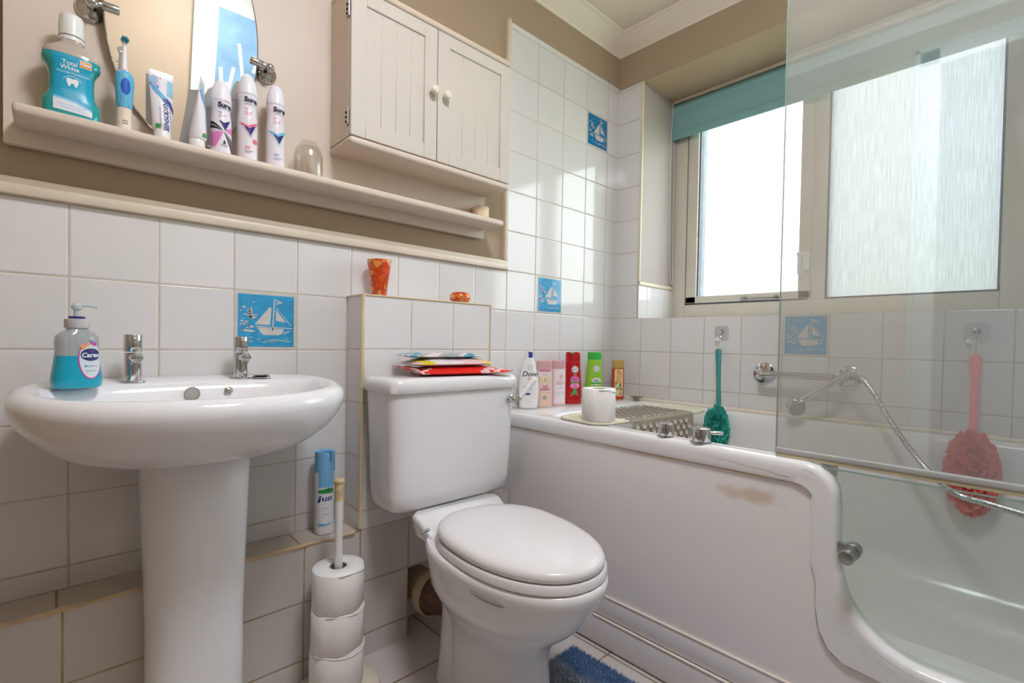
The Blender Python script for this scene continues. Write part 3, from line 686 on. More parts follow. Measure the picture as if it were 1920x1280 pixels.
# upturned glass jar
def facing_mix(N, L, base, top):
    lw = N('ShaderNodeLayerWeight'); lw.inputs['Blend'].default_value = .5
    p = N('ShaderNodeMath'); p.operation = 'POWER'; p.inputs[1].default_value = 4; L(lw.outputs['Facing'], p.inputs[0])
    a = N('ShaderNodeMath'); a.operation = 'MULTIPLY_ADD'; a.inputs[1].default_value = top-base; a.inputs[2].default_value = base; L(p.outputs[0], a.inputs[0]); return a
def glass(name, col, rough=.02, ior=1.45, tint=1.0):
    m = bpy.data.materials.new(name); m.use_nodes = True; nt = m.node_tree; nt.nodes.clear(); N = nt.nodes.new; L = nt.links.new
    o = N('ShaderNodeOutputMaterial'); tp = N('ShaderNodeBsdfTransparent'); tp.inputs[0].default_value = (*col, 1); g = N('ShaderNodeBsdfGlossy'); g.inputs['Roughness'].default_value = rough
    fz = facing_mix(N, L, .04*tint, .75); mx = N('ShaderNodeMixShader'); nz = N('ShaderNodeTexNoise'); nz.inputs['Scale'].default_value = 25
    bp = N('ShaderNodeBump'); bp.inputs['Strength'].default_value = .15; bp.inputs['Distance'].default_value = .003; L(nz.outputs['Fac'], bp.inputs['Height']); L(bp.outputs[0], g.inputs['Normal'])
    L(fz.outputs[0], mx.inputs[0]); L(tp.outputs[0], mx.inputs[1]); L(g.outputs[0], mx.inputs[2]); L(mx.outputs[0], o.inputs[0]); return m
JG = glass('jar_glass', (.95, .94, .92), .03, 1.6, 2.0)
t = thing('glass_jar', 'small clear glass jar upside down on the shelf, left of the cabinet', 'jar', (-1.430, -.071, SZ))
b = MB(); b.lathe([(.0335, 0), (.0350, .004), (.0350, .048), (.0335, .062), (.029, .075), (.0215, .085), (.0185, .090), (.0185, .093), (1e-5, .093), (1e-5, .082), (.020, .079), (.027, .070), (.0315, .058), (.0328, .046), (.0328, .004), (.0315, .001)], n=40, caps=False); b.build('jar_body', JG, t, world=False)
# pale cup at the right end of the shelf
t = thing('small_pot', 'small round cream pot at the far right end of the shelf', 'pot', (-.845, -.045, SZ))
CAN = mat('candle_wax', srgb(240, 214, 180), .5, vary=.06)
b = MB(); b.lathe([(.0275, 0), (.029, .002), (.029, .046), (.027, .048), (1e-5, .048)], n=36); b.build('wax', CAN, t, world=False)

# ================================================================== GLASS HOLDERS ON THE BOXING
AMB = bpy.data.materials.new('mottled_amber_glass'); AMB.use_nodes = True
nt = AMB.node_tree; bs = nt.nodes['Principled BSDF']; N = nt.nodes.new; L = nt.links.new
tc = N('ShaderNodeTexCoord'); vo = N('ShaderNodeTexVoronoi'); vo.inputs['Scale'].default_value = 50; L(tc.outputs['Object'], vo.inputs['Vector'])
r_ = N('ShaderNodeValToRGB'); r_.color_ramp.interpolation = 'CONSTANT'; L(vo.outputs['Color'], r_.inputs['Fac'])
e = r_.color_ramp.elements; e[0].color = srgb(222, 70, 20); e[1].position = .82; e[1].color = srgb(236, 196, 120)
for p_, c_ in ((.3, srgb(244, 130, 46)), (.5, srgb(226, 84, 30)), (.66, srgb(196, 30, 40)), (.72, srgb(245, 150, 70))): q_ = e.new(p_); q_.color = c_
ve = N('ShaderNodeTexVoronoi'); ve.feature = 'DISTANCE_TO_EDGE'; ve.inputs['Scale'].default_value = 50; L(tc.outputs['Object'], ve.inputs['Vector'])
mr = N('ShaderNodeMapRange'); mr.inputs['From Max'].default_value = .05; L(ve.outputs['Distance'], mr.inputs['Value'])
mx = N('ShaderNodeMix'); mx.data_type = 'RGBA'; L(mr.outputs[0], mx.inputs['Factor']); mx.inputs['A'].default_value = srgb(110, 30, 16); L(r_.outputs[0], mx.inputs['B']); L(mx.outputs['Result'], bs.inputs['Base Color'])
bs.inputs['Roughness'].default_value = .06; bs.inputs['Alpha'].default_value = .88; bs.inputs['Coat Weight'].default_value = .6
t = thing('glass_vase', 'tall tapered orange and red mottled glass holder on the boxed ledge', 'vase', (-1.220, -.052, BZ+.001))
b = MB(); b.lathe([(.019, 0), (.0205, .002), (.026, .045), (.034, .098), (.0345, .106), (.033, .107), (.0315, .104), (.0235, .046), (.018, .012), (1e-5, .010)], n=40); b.build('glass_body', AMB, t, world=False)
b = MB(); b.lathe([(.0345, .1062), (.035, .107), (.0325, .108), (.0318, .106)], n=40, caps=False); lab(b.build('rim', JG, t, world=False), 'clear glass rim')
t = thing('tealight_holder', 'small round orange mottled glass tealight holder on the boxed ledge', 'candle holder', (-.938, -.062, BZ+.001))
b = MB(); b.lathe([(.020, 0), (.028, .004), (.034, .014), (.034, .024), (.029, .033), (.024, .036), (.022, .034), (.027, .022), (.022, .008), (1e-5, .007)], n=40); b.build('glass_body', AMB, t, world=False)

# ================================================================== BASIN
t = thing('washbasin', 'white pedestal washbasin on the tiled wall with two chrome taps', 'sink', (-1.687, -.22, -.2))
bx = -1.687
def ring(a, yf, yr, z, n=2.3, nr=3.2, N_=72):
    yc = max(min(-.19, yr-.02), yf+.02)
    return [Vector((p.x, p.y, p.z-.013*max(0, (-.15-p.y)/.29)*min(1, (z+.205)/.06))) for p in sup(bx, yc, a, yc-yf, yr-yc, n, N_, z, nr)]
R_ = [ring(.095, -.262, -.05, -.214), ring(.115, -.285, -.04, -.212), ring(.165, -.335, -.02, -.202), ring(.212, -.383, -.010, -.180), ring(.246, -.417, -.004, -.148), ring(.266, -.437, -.003, -.119), ring(.2755, -.447, -.003, -.094), ring(.276, -.4475, -.003, -.082), ring(.271, -.443, -.003, -.069), ring(.260, -.432, -.004, -.062),
      ring(.250, -.423, -.010, -.061, 2.3, 3.0), ring(.240, -.414, -.020, -.066, 2.3, 3.0), ring(.234, -.408, -.110, -.068, 2.3, 2.6), ring(.228, -.402, -.118, -.074, 2.3, 2.5), ring(.220, -.394, -.124, -.092, 2.3, 2.5), ring(.200, -.372, -.134, -.13, 2.2, 2.3), ring(.155, -.33, -.15, -.170, 2.1, 2.1), ring(.09, -.28, -.19, -.190, 2, 2), ring(.022, -.245, -.205, -.196, 2, 2)]
b = MB(); b.loft(R_); b.build('bowl', WHT, t, ang=60)
b = MB(); P = []
for z, a, yf in ((-H, .112, -.262), (-H+.02, .110, -.258), (-H+.06, .094, -.243), (-.75, .086, -.236), (-.55, .086, -.236), (-.35, .092, -.245), (-.225, .096, -.252), (-.205, .094, -.250)):
    P.append([Vector((bx+.0, 0, 0))+Vector((p.x, max(-.999, p.y), z)) for p in sup(0, -.17, a, -.17-yf, .066, 2.6, 56)])
b.loft(P); lab(b.build('pedestal', WHT, t, ang=60), 'white ceramic pedestal column')
def pillar_tap(x, y, z, parent, rz):
    b = MB(); b.cyl((x, y, z), (x, y, z+.003), .022, 28, rnd=.001)
    b.cyl((x, y, z+.003), (x, y, z+.062), .0150, 28)
    tb = b.build('tap', CHR, parent)
    d = Vector((math.sin(rz), -math.cos(rz), 0)); c = Vector((x, y, z+.052))
    b = MB(); b.cyl(c-d*.006, c+d*.036, .0105, 24, rnd=.001); b.cyl(c+d*.027+Vector((0, 0, -.002)), c+d*.027+Vector((0, 0, -.014)), .0075, 18)
    b.build('spout', CHR, tb)
    b = MB(); b.cyl((x, y, z+.0640), (x, y, z+.100), .0160, 28, rnd=.0012); b.cyl(Vector((x, y, z+.088)), Vector((x, y, z+.088))+d*.0185, .0045, 14, rnd=.001)
    b.build('handle', CHR, tb)
pillar_tap(-1.783, -.070, -.0665, t, .10); pillar_tap(-1.580, -.062, -.0665, t, .12)
b = MB(); b.lathe([(.0135, .003), (.0145, .004), (.013, .0052), (.0115, .004), (.0115, -.004), (1e-5, -.004)], (-1.688, -.1255, -.092), 28, (0, -1, .25)); 
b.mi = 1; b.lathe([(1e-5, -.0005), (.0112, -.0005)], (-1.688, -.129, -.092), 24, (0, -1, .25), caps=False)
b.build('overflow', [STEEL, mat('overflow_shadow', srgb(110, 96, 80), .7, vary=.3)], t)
b = MB(); b.lathe([(.009, 0), (.0085, .002), (.004, .003), (.0035, .006), (1e-5, .007)], (-1.620, -.1285, -.088), 20, (0, -1, .25)); b.build('chain_stay', CHR, t)
t = thing('basin_plug', 'small metal plug on a ball chain beside the right basin tap', 'plug', (-1.540, -.082, -.0665))
b = MB(); b.lathe([(.019, 0), (.021, .0015), (.021, .004), (.016, .006), (.008, .0068), (1e-5, .0068)], n=30); b.lathe([(.0185, .0078), (.016, .0092), (.005, .010), (1e-5, .010)], n=24)
b.build('plug_body', STEEL, t, world=False)
b = MB()
for i in range(14):
    u = i/13; b.sphere((-.012-.034*u, .006*math.sin(u*9)-.0, .0075+.006*math.sin(u*PI)*(1-u)+.0*u-.004*u), .0019, 8)
b.build('chain', STEEL, t, world=False)

# soap
t = thing('soap_dispenser', 'clear pump bottle half full of bright blue hand wash on the basin', 'soap bottle', (-1.872, -.150, -.0675), .36)
prof = dense([(0, .030, .019), (.003, .035, .023), (.018, .0365, .024), (.045, .033, .0225), (.068, .0305, .0215), (.085, .0315, .021), (.097, .029, .0195), (.106, .018, .016), (.110, .0145, .0145), (.115, .014, .014)], 4)
SOAPL = mat('blue_hand_wash', srgb(14, 160, 190), .10, coat=.4, vary=.10, vscale=25)
SOAPC = mat('clear_bottle_plastic', srgb(176, 182, 184), .12, coat=.4, alpha=.62, vary=.05)
b = MB(); body(b, cut(prof, 0, .060), 2.6); b.build('liquid', SOAPL, t, world=False, ang=50)
b = MB(); body(b, cut(prof, .060, .115), 2.6); lab(b.build('bottle', SOAPC, t, world=False, ang=50), 'clear empty upper half')
b = MB(); b.lathe([(.0175, .111), (.018, .112), (.0178, .127), (.0165, .128)], n=36); lab(b.build('collar', mat('frosted_collar', srgb(196, 194, 196), .35, vary=.02), t, world=False), 'frosted grey collar')
b = MB(); b.lathe([(.0115, .128), (.012, .1285), (.012, .132), (.0115, .1325)], n=30); lab(b.build('collar_ring', NAVY, t, world=False), 'navy ring')
PUMP = mat('pale_pump', srgb(200, 216, 216), .25, alpha=.75, vary=.02)
b = MB(); b.lathe([(.0052, .131), (.005, .145), (.0075, .146), (.008, .152), (.006, .1545), (1e-5, .155)], n=24)
b.tube([(-.004, 0, .153), (.010, -.001, .1545), (.024, -.002, .1535), (.030, -.003, .150)], lambda u: .0045-.0018*u, 10, smooth_it=4); b.build('pump', PUMP, t, world=False)
b = MB(); b.cyl((.002, 0, .02), (0, 0, .112), .0028, 10); b.build('dip_tube', PUMP, t, world=False)
f = surf(prof, 2.6)
sh = [(.012+.0175*math.cos(a)*(1 if math.sin(a) > 0 else 1), .055+(.030 if math.sin(a) > 0 else .036)*math.sin(a)) for a in [2*PI*i/40 for i in range(40)]]
sh2 = [(.012+(u-.012)*1.10, .055+(v-.055)*1.04-.0008) for u, v in sh]
I = [('p', sh2, 3, 0), ('p', sh, 1, 1), ('p', disc(.012, .062, .0158, .0115), 2, 2), ('t', ('Carex', .0115, .012, .061, 0, .1, .0005), 1, 3), ('t', ('cussons', .003, .012, .069), 4, 3), ('t', ('moisture', .0052, .012, .041), 5, 2), ('p', rect(.004, .019, .0315, .0325), 5, 2), ('p', disc(.0035, .041, .002), 6, 2)]
for u, v, s_, mi in ((.008, .082, .0035, 7), (.0125, .085, .004, 4), (.018, .082, .0035, 3), (-.001, .078, .003, 7), (.003, .0775, .003, 7), (.0, .0745, .0025, 8)): I.append(('p', disc(u, v, s_, n=10), mi, 3))
lab(art(t, 'label', I, [WP, mat('pale_label', srgb(206, 214, 222), .35, vary=.02), NAVY, mat('pink_print', srgb(200, 60, 140), .4, vary=.05), mat('violet_print', srgb(130, 110, 190), .4, vary=.05), GRYT, CY1, mat('peach_print', srgb(238, 160, 110), .4, vary=.1), ORG], f, .003), 'shield label with a navy oval')

# ================================================================== TOILET
t = thing('toilet', 'white close-coupled toilet with closed lid between the basin and the bath', 'toilet', (-1.078, -.45, -H))
tx = -1.092
def rbox(mb, x0, x1, y0, y1, rows, n=7, N_=56):
    """rows: (z, inset)"""
    R_ = []
    for z, i in rows:
        cx_, cy_ = (x0+x1)/2, (y0+y1)/2
        R_.append(sup(cx_, cy_, (x1-x0)/2-i, (y1-y0)/2-i, (y1-y0)/2-i, n, N_, z))
    mb.loft(R_)
b = MB(); rbox(b, -1.293, -.868, -.278, -.103, [(-.4205, .030), (-.418, .022), (-.408, .014), (-.375, .010), (-.30, .007), (-.18, .003), (-.104, 0)]); b.build('cistern', WHT, t, ang=50)
b = MB(); rbox(b, -1.299, -.862, -.286, -.101, [(-.106, .003), (-.103, 0), (-.082, 0), (-.073, .003), (-.068, .010), (-.0665, .018)]); b.build('cistern_lid', WHT, t, ang=50)
b = MB(); c = Vector((-.878, -.279, -.140)); c = Vector((-.905, -.279, -.140))
b.lathe([(.0125, 0), (.0125, .003), (.009, .005), (.0085, .022), (.007, .024)], c, 24, (0, -1, 0)); 
fl = b.build('flush_lever', CHR, t)
b = MB(); b.cyl(c+Vector((-.004, -.020, 0)), c+Vector((.022, -.023, .003)), .0085, 18, rnd=.001); b.build('lever_pivot', CHR, fl)
b = MB(); b.tube([c+Vector((.016, -.024, .002)), c+Vector((.032, -.027, .018)), c+Vector((.058, -.031, .046)), c+Vector((.068, -.032, .056))], [.0065, .0075, .0095, .0100], 16, smooth_it=1)
b.sphere(c+Vector((.068, -.032, .056)), .0100, 14); lab(b.build('lever_handle', PLA, fl), 'white lever')
# pan
TROT = Matrix.Rotation(-.10, 3, 'Z')
def egg(a, yf, yr, z, n=2.15, N_=64, cx=tx):
    out = []; L_ = yr-yf; yc = yr-L_*.42
    for i in range(N_):
        th = 2*PI*i/N_; c_, s_ = math.cos(th), math.sin(th)
        x = a*math.copysign(abs(c_)**(2/n), c_); rad = (yr-yc) if s_ > 0 else (yc-yf)
        y = rad*math.copysign(abs(s_)**(2/(n+.4 if s_ > 0 else n)), s_); out.append(Vector((cx, -.30, 0))+TROT @ Vector((x, yc+y+.30, z)))
    return out
SH = tx+.026
pan = [egg(.112, -.625, -.300, -H, cx=SH), egg(.110, -.622, -.302, -.845, cx=SH), egg(.102, -.612, -.305, -.80, cx=SH), egg(.098, -.608, -.305, -.73, cx=SH), egg(.102, -.622, -.303, -.68, cx=SH-.004), egg(.116, -.660, -.300, -.64, cx=SH-.01), egg(.136, -.708, -.298, -.60, cx=SH-.018), egg(.151, -.748, -.295, -.56), egg(.159, -.775, -.29, -.52), egg(.165, -.791, -.285, -.492), egg(.168, -.797, -.28, -.475), egg(.167, -.796, -.28, -.464), egg(.162, -.791, -.28, -.4585), egg(.13, -.76, -.29, -.4585)]
b = MB(); b.loft(pan)
# rear platform running back under the cistern
R_ = []
for y, hw, zt, zb in ((-.108, .095, -.4215, -.455), (-.235, .100, -.4215, -.47), (-.272, .140, -.4215, -.475), (-.290, .141, -.4225, -.477), (-.300, .140, -.426, -.478), (-.318, .138, -.436, -.482), (-.34, .140, -.449, -.49), (-.37, .144, -.456, -.50), (-.42, .146, -.459, -.51), (-.46, .140, -.4595, -.515)):
    zz = [(-hw, zt-.006), (-hw+.006, zt), (hw-.006, zt), (hw, zt-.006), (hw, zt-.014), (hw-.010, zb), (-hw+.010, zb), (-hw, zt-.014)]
    R_.append([Vector((tx+u, y, z)) for u, z in zz])
b.loft(R_)
# outlet body down to the trap
R_ = [egg(.075, -.42, -.20, -.47), egg(.058, -.44, -.235, -.58), egg(.058, -.46, -.25, -.70), egg(.072, -.49, -.26, -.80), egg(.088, -.50, -.265, -H)]
b.loft(R_)
b.build('pan', WHT, t, ang=50)
b = MB(); b.sphere((0, 0, 0), 1, 24, 1, 1, 1)  # solid grey oval; its colour stands for the shade in the slot
bmesh.ops.transform(b.bm, matrix=Matrix.Translation((-1.2695, -.627, -.490)) @ Matrix.Rotation(.21, 4, 'Z') @ Matrix.Rotation(.06, 4, 'X') @ Matrix.Diagonal((.0065, .046, .0078, 1)), verts=b.bm.verts)
lab(b.build('painted_recess', mat('recess_shade', srgb(170, 162, 158), .3, vary=.1), t), 'slot in the side of the bowl, its shade painted grey')
b = MB(); b.loft([egg(.157, -.788, -.345, -.458), egg(.161, -.792, -.342, -.455), egg(.161, -.792, -.342, -.442), egg(.158, -.789, -.345, -.438), egg(.11, -.73, -.40, -.438)]); b.build('seat', SEAT, t, ang=50)
b = MB(); b.loft([egg(.146, -.778, -.340, -.4365), egg(.154, -.786, -.333, -.4345), egg(.1565, -.788, -.331, -.429), egg(.155, -.787, -.332, -.421), egg(.149, -.780, -.338, -.415), egg(.136, -.765, -.350, -.411), egg(.10, -.71, -.385, -.4085), egg(.04, -.62, -.46, -.4075)]); lab(b.build('seat_lid', SEAT, t, ang=60), 'closed glossy seat lid')
b = MB()
b.bm.free()
for sx_ in (-1, 1):
    b = MB(); x_ = tx+sx_*.085
    b.cyl((x_-.013, -.335, -.448), (x_+.025 if sx_ > 0 else x_+.025, -.335, -.448), .0055, 14, rnd=.001); b.cyl((x_, -.335, -.460), (x_, -.335, -.447), .009, 16)
    b.build('seat_hinge', STEEL, t)
b = MB(); b.cyl((tx-.158, -.352, -.441), (tx-.138, -.348, -.438), .0045, 10, rnd=.001); b.build('hinge_pin', STEEL, t)
b = MB(); b.lathe([(.0065, 0), (.006, .003), (1e-5, .004)], (tx-.103, -.38, -.838), 14, (-1, -.2, .1)); b.build('floor_screw', STEEL, t)
# stains at the foot
b = MB(); b.tube([(tx-.104, -.36, -H+.003), (tx-.106, -.44, -H+.003), (tx-.112, -.50, -H+.003), (tx-.10, -.56, -H+.003), (tx-.05, -.597, -H+.003), (tx+.02, -.59, -H+.003), (tx+.065, -.53, -H+.003)], .004, 8, smooth_it=5); lab(b.build('floor_sealant', CAULK, t), 'yellowed sealant at the foot')

# waste pipe
t = thing('waste_pipe', 'cream plastic toilet waste connector sticking out of the boxed wall', 'pipe', (-1.06, -.12, -.72))
PIPE = mat('cream_pipe_plastic', srgb(212, 190, 156), .5, vary=.15, vscale=14); RUST = mat('brown_foam_collar', srgb(120, 92, 74), .9, bump=1, bscale=90, vary=.45, vscale=60)
c = Vector((-1.075, -.02, -.735)); d = Vector((.10, -1, -.02)).normalized()
b = MB(); b.lathe([(.050, 0), (.050, .07), (.053, .075)], c, 36, d); b.build('pipe_body', PIPE, t)
b = MB(); b.lathe([(.055, .07), (.066, .082), (.069, .095), (.069, .115), (.064, .117), (.062, .10)], c, 40, d, caps=False); b.build('pipe_flange', PIPE, t)
b = MB(); b.lathe([(.062, .095), (.063, .112), (.055, .135), (.045, .17), (.040, .19)], c, 40, d); lab(b.build('sealing_collar', RUST, t), 'crumbling brown sealing collar')

# packets on the cistern
def packet(name, label, cx_, cy_, z0, L_, W_, Hh, rz, mats, bands, seed, lift=(0, 0)):
    t = thing(name, label, 'packet', (cx_, cy_, z0), rz, 'soft packets on the cistern lid'); rnd = random.Random(seed)
    nu, nv = 44, 14; b = MB(); top, bot = [], []
    for j in range(nv+1):
        v = j/nv*2-1
        for i in range(nu+1):
            u = i/nu*2-1
            s_ = max(0, 1-abs(u)**6)*max(0, 1-abs(v)**3); w_ = noise.noise(Vector((u*5, v*3, seed)))*.0025
            e0 = lift[0]*max(0, -u-.80)/.20+lift[1]*max(0, u-.80)/.20
            wv = 1-.06*abs(noise.noise(Vector((u*6, seed, 0))))
            y = v*W_/2*wv
            top.append(b.bm.verts.new((u*L_/2, y, Hh*.35+Hh*.65*s_+w_+e0))); bot.append(b.bm.verts.new((u*L_/2, y, Hh*.30-Hh*.30*s_+e0)))
    k = nu+1
    for j in range(nv):
        for i in range(nu):
            u = (i+.5)/nu; mi = 0
            for u0_, u1_, m_ in bands:
                if u0_ <= u+.05*math.sin(j*1.3+seed) < u1_: mi = m_
            f_ = b.bm.faces.new((top[j*k+i], top[j*k+i+1], top[(j+1)*k+i+1], top[(j+1)*k+i])); f_.material_index = mi
            f_ = b.bm.faces.new((bot[(j+1)*k+i], bot[(j+1)*k+i+1], bot[j*k+i+1], bot[j*k+i])); f_.material_index = mi
    for i in range(nu):
        for j0 in (0, nv):
            u = (i+.5)/nu; mi = 0
            for u0_, u1_, m_ in bands:
                if u0_ <= u < u1_: mi = m_
            q_ = (bot[j0*k+i], bot[j0*k+i+1], top[j0*k+i+1], top[j0*k+i]); f_ = b.bm.faces.new(q_ if j0 == 0 else q_[::-1]); f_.material_index = mi
    for j in range(nv):
        for i0 in (0, nu):
            q_ = (bot[(j+1)*k+i0], bot[j*k+i0], top[j*k+i0], top[(j+1)*k+i0]); b.bm.faces.new(q_ if i0 == 0 else q_[::-1])
    b.build('wrapper', mats, t, world=False, ang=60); return t
FW = mat('foil_white', srgb(226, 214, 214), .28, vary=.04, vscale=30); FR = mat('foil_red', srgb(222, 36, 30), .25, vary=.06, vscale=20); FY = mat('foil_yellow', srgb(222, 196, 50), .3, vary=.05); FT = mat('foil_teal', srgb(50, 150, 170), .3, vary=.08); FG = mat('foil_grey', srgb(168, 170, 172), .3, vary=.25, vscale=160); FP = mat('foil_pink', srgb(226, 190, 190), .3, vary=.06)
zt = -.0662
packet('wipes_packet', 'red foil packet at the bottom of the pile on the cistern', -1.052, -.205, zt, .315, .130, .026, -.18, [FR, FW, FP], [(0, .05, 1), (.05, .10, 0), (.10, .15, 1), (.17, .30, 1) if 0 else (2, 3, 0), (.70, .80, 2), (.84, .90, 2), (.94, 1, 0)], 2, (.016, .004))
packet('wipes_packet', 'white and yellow foil packet in the middle of the pile on the cistern', -1.075, -.195, zt+.0255, .260, .110, .024, -.12, [FP, FY, FW], [(.07, .20, 1), (.20, .55, 2), (.84, .95, 1)], 5, (.0, .0))
packet('wipes_packet', 'grey and teal foil packet on top of the pile on the cistern', -1.092, -.185, zt+.049, .240, .10, .016, -.10, [FW, FT, FG], [(.02, .13, 1), (.15, .24, 2), (.42, .68, 2), (.76, .90, 1)], 8, (.002, .0))

# ================================================================== AIR FRESHENER, PAPER STAND
t = thing('air_freshener', 'tall white and blue air freshener can on the low tiled ledge', 'spray can', (-1.372, -.052, -.4945), .25)
Rr = .0255
b = MB(); b.lathe([(.0235, 0), (Rr, .002), (Rr, .165), (.0245, .170)], n=40); b.build('can', mat('can_body_white', srgb(222, 220, 222), .3, vary=.01), t, world=False)
LB = mat('light_blue_cap', srgb(120, 178, 220), .4, vary=.02)
R_ = []; n = 48
for z, k_ in ((.168, 0), (.190, 0), (.214, 1), (.222, 1)):
    R_.append([Vector((Rr*math.cos(2*PI*i/n), Rr*math.sin(2*PI*i/n), z-k_*.032*max(0, 1-abs(math.cos(2*PI*i/n)*Rr)/.014)*(1 if math.sin(2*PI*i/n) < 0 else 0))) for i in range(n)])
R_.append([Vector((Rr*.78*math.cos(2*PI*i/n), Rr*.78*math.sin(2*PI*i/n), R_[-1][i].z-.003)) for i in range(n)]); R_.append([Vector((Rr*.6*math.cos(2*PI*i/n), Rr*.6*math.sin(2*PI*i/n), .186)) for i in range(n)])
b = MB(); b.loft(R_); b.build('cap', LB, t, world=False)
b = MB(); b.box(-.007, .007, -.012, .006, .185, .214, .003); b.build('spray_button', mat('sky_button', srgb(140, 196, 226), .5, vary=.03), t, world=False)
f = surf([(0, Rr, Rr), (.17, Rr, Rr)], 2.0)
I = [('p', rect(-.0245, .0095, .128, .167), 0, 0), ('p', [(-.0245, .113), (.0095, .111), (.0095, .124), (-.006, .127), (-.0245, .122)], 1, 1), ('p', [(-.02, .118), (-.008, .124), (.004, .121), (-.004, .118)], 5, 2),
     ('t', ('just', .021, -.0105, .099, 0, .1, .0004), 2, 1), ('t', ('fresh', .006, -.012, .072), 3, 1), ('t', ('living', .006, -.012, .056), 3, 1), ('p', [(-.0245, .032), (-.01, .030), (.004, .034), (-.002, .027), (-.0245, .024)], 0, 1),
     ('p', [(.0145, .101), (.0205, .110), (.0225, .103), (.0165, .094)], 4, 1), ('p', [(.0155, .1015), (.0202, .108), (.0215, .103), (.0170, .096)], 6, 2), ('p', disc(.012, .155, .0014, n=10), 3, 2)]
for k in range(22): I.append(('p', rect(.0135, .0235-.001*(k % 3), .090-.0026*k, .0910-.0026*k), 3, 1))
for k in range(10): I.append(('p', rect(.0145, .0232-.001*(k % 2), .147-.0026*k, .1480-.0026*k), 3, 1))
art(t, 'label', I, [LB, GRN, mat('ink_blue', srgb(40, 60, 140), .4, vary=.02), GRYT, mat('red_print', srgb(190, 60, 50), .4, vary=.02), mat('dark_green_print', srgb(40, 110, 50), .4, vary=.02), WP], f, .003)

sx0, sy0 = -1.393, -.195
t = thing('toilet_roll_stand', 'white floor standing toilet roll pole with a stained top beside the toilet', 'toilet roll stand', (sx0, sy0, -H))
b = MB(); b.lathe([(.0, 0), (.098, 0), (.105, .008), (.100, .020), (.07, .032), (.03, .036), (1e-5, .036)], n=48)
b.build('base', mat('ivory_plastic', srgb(226, 214, 196), .35, vary=.03), t, world=False)
b = MB(); b.lathe([(.0098, .034), (.0098, .52), (.0092, .538)], n=24); b.build('pole', mat('white_pole', srgb(228, 224, 222), .3, vary=.04), t, world=False)
b = MB(); b.lathe([(.0100, .490), (.0103, .535), (.0135, .537), (.0138, .541), (.011, .544), (1e-5, .544)], n=24); lab(b.build('pole_cap', mat('yellowed_cap', srgb(222, 198, 150), .4, vary=.25, vscale=60), t, world=False), 'yellowed worn cap')
def roll(x, y, z, label, h=.102, r=.060, seed=1, group='toilet rolls on the floor stand', squash=1, rz=0):
    t = thing('toilet_roll', label, 'toilet roll', (x, y, z), rz, group)
    n = 56; R_ = []
    def rg(rad, zz, wob=0):
        return [Vector(((rad+wob*noise.noise(Vector((math.cos(2*PI*i/n)*2, math.sin(2*PI*i/n)*2, seed+zz*9))))*math.cos(2*PI*i/n), (rad+wob*.5*noise.noise(Vector((math.cos(2*PI*i/n)*2, math.sin(2*PI*i/n)*2, seed))))*squash*math.sin(2*PI*i/n), zz)) for i in range(n)]
    R_ = [rg(.0225, 0), rg(r-.002, 0, .004), rg(r, .002, .004), rg(r, h*.5, .004), rg(r, h-.002, .004), rg(r-.002, h, .004), rg(.0225, h), rg(.021, h-.002), rg(.021, .002)]
    b = MB(); b.loft(R_+[R_[0]], False, False); b.build('paper', PAPER, t, world=False, ang=60, weld=True)
    b = MB(); b.lathe([(.0208, .001), (.0208, h-.001), (.0195, h-.001), (.0195, .001), (.0208, .001)], n=28, caps=False); lab(b.build('core', mat('cardboard_core', srgb(170, 152, 134), .8, vary=.05), t, world=False), 'cardboard core')
    b = MB(); pts = [Vector(((r+.0006)*math.cos(a), (r+.0006)*squash*math.sin(a), h*.985-(.010*max(0, math.sin((a+2.4)*1.3))))) for a in [-2.9+i*.11 for i in range(26)]]
    b.tube(pts, .0011, 6); b.build('loose_edge', PAPER, t, world=False)
    return t
rh = .0965
for k, s_ in ((2, 'topmost toilet roll on the floor stand'), (1, 'second toilet roll from the top of the floor stand'), (0, 'lowest toilet roll on the floor stand, third from the top')):
    roll(sx0, sy0, -H+.0375+(k-0)*(rh+.0005)-.0, s_, rh, .0635, k+1, squash=.95, rz=.5*k)

# ================================================================== BATH
t = thing('bath', 'white walk-in bath under the window with a cut-away front and glass door', 'bath', (-.37, -.86, -H))
RZ = -.215; BXF = -.745; YE = -1.735
# front flange path in (y, z): along the top, down the notch, along the low edge
path = [(-.012, RZ)]+[(-.012-.06*i, RZ-.00) for i in range(1, 17)]
cxn, czn, rn = -1.045, RZ-.065, .065
path = [p for p in path if p[0] > -1.0]
for i in range(0, 10): a = PI/2*i/9; path.append((cxn-rn*math.sin(a), czn+rn*math.cos(a)))
for z in (-.32, -.37, -.42): path.append((-1.1125, z))
cx2, cz2, r2 = -1.27, -.42, .1475
for i in range(1, 14): a = PI/2*i/13; path.append((-1.1175-.0*i+(cx2+1.1175)*(1-math.cos(a)), cz2-r2*math.sin(a)))
for y in (-1.33, -1.45, -1.6, YE): path.append((y, -.5675))
def pn(i):
    a = Vector(path[max(i-1, 0)]); c_ = Vector(path[min(i+1, len(path)-1)]); d = (c_-a).normalized(); return Vector((-d.y, d.x)) if True else None
sec = [(.047, -.7395), (.046, -.7445), (.040, -.7462), (.020, -.7465), (.009, -.7455), (.003, -.742), (0, -.736), (-.0005, -.722), (0, -.700), (.003, -.694), (.009, -.690), (.05, -.687), (.05, -.735)]
rings = []
for i, (y, z) in enumerate(path):
    n_ = pn(i)
    # normal pointing into the panel (down for the top run)
    if n_.y > 0 and i < 5: n_ = -n_
    sgn = 1
    rings.append((y, z, n_))
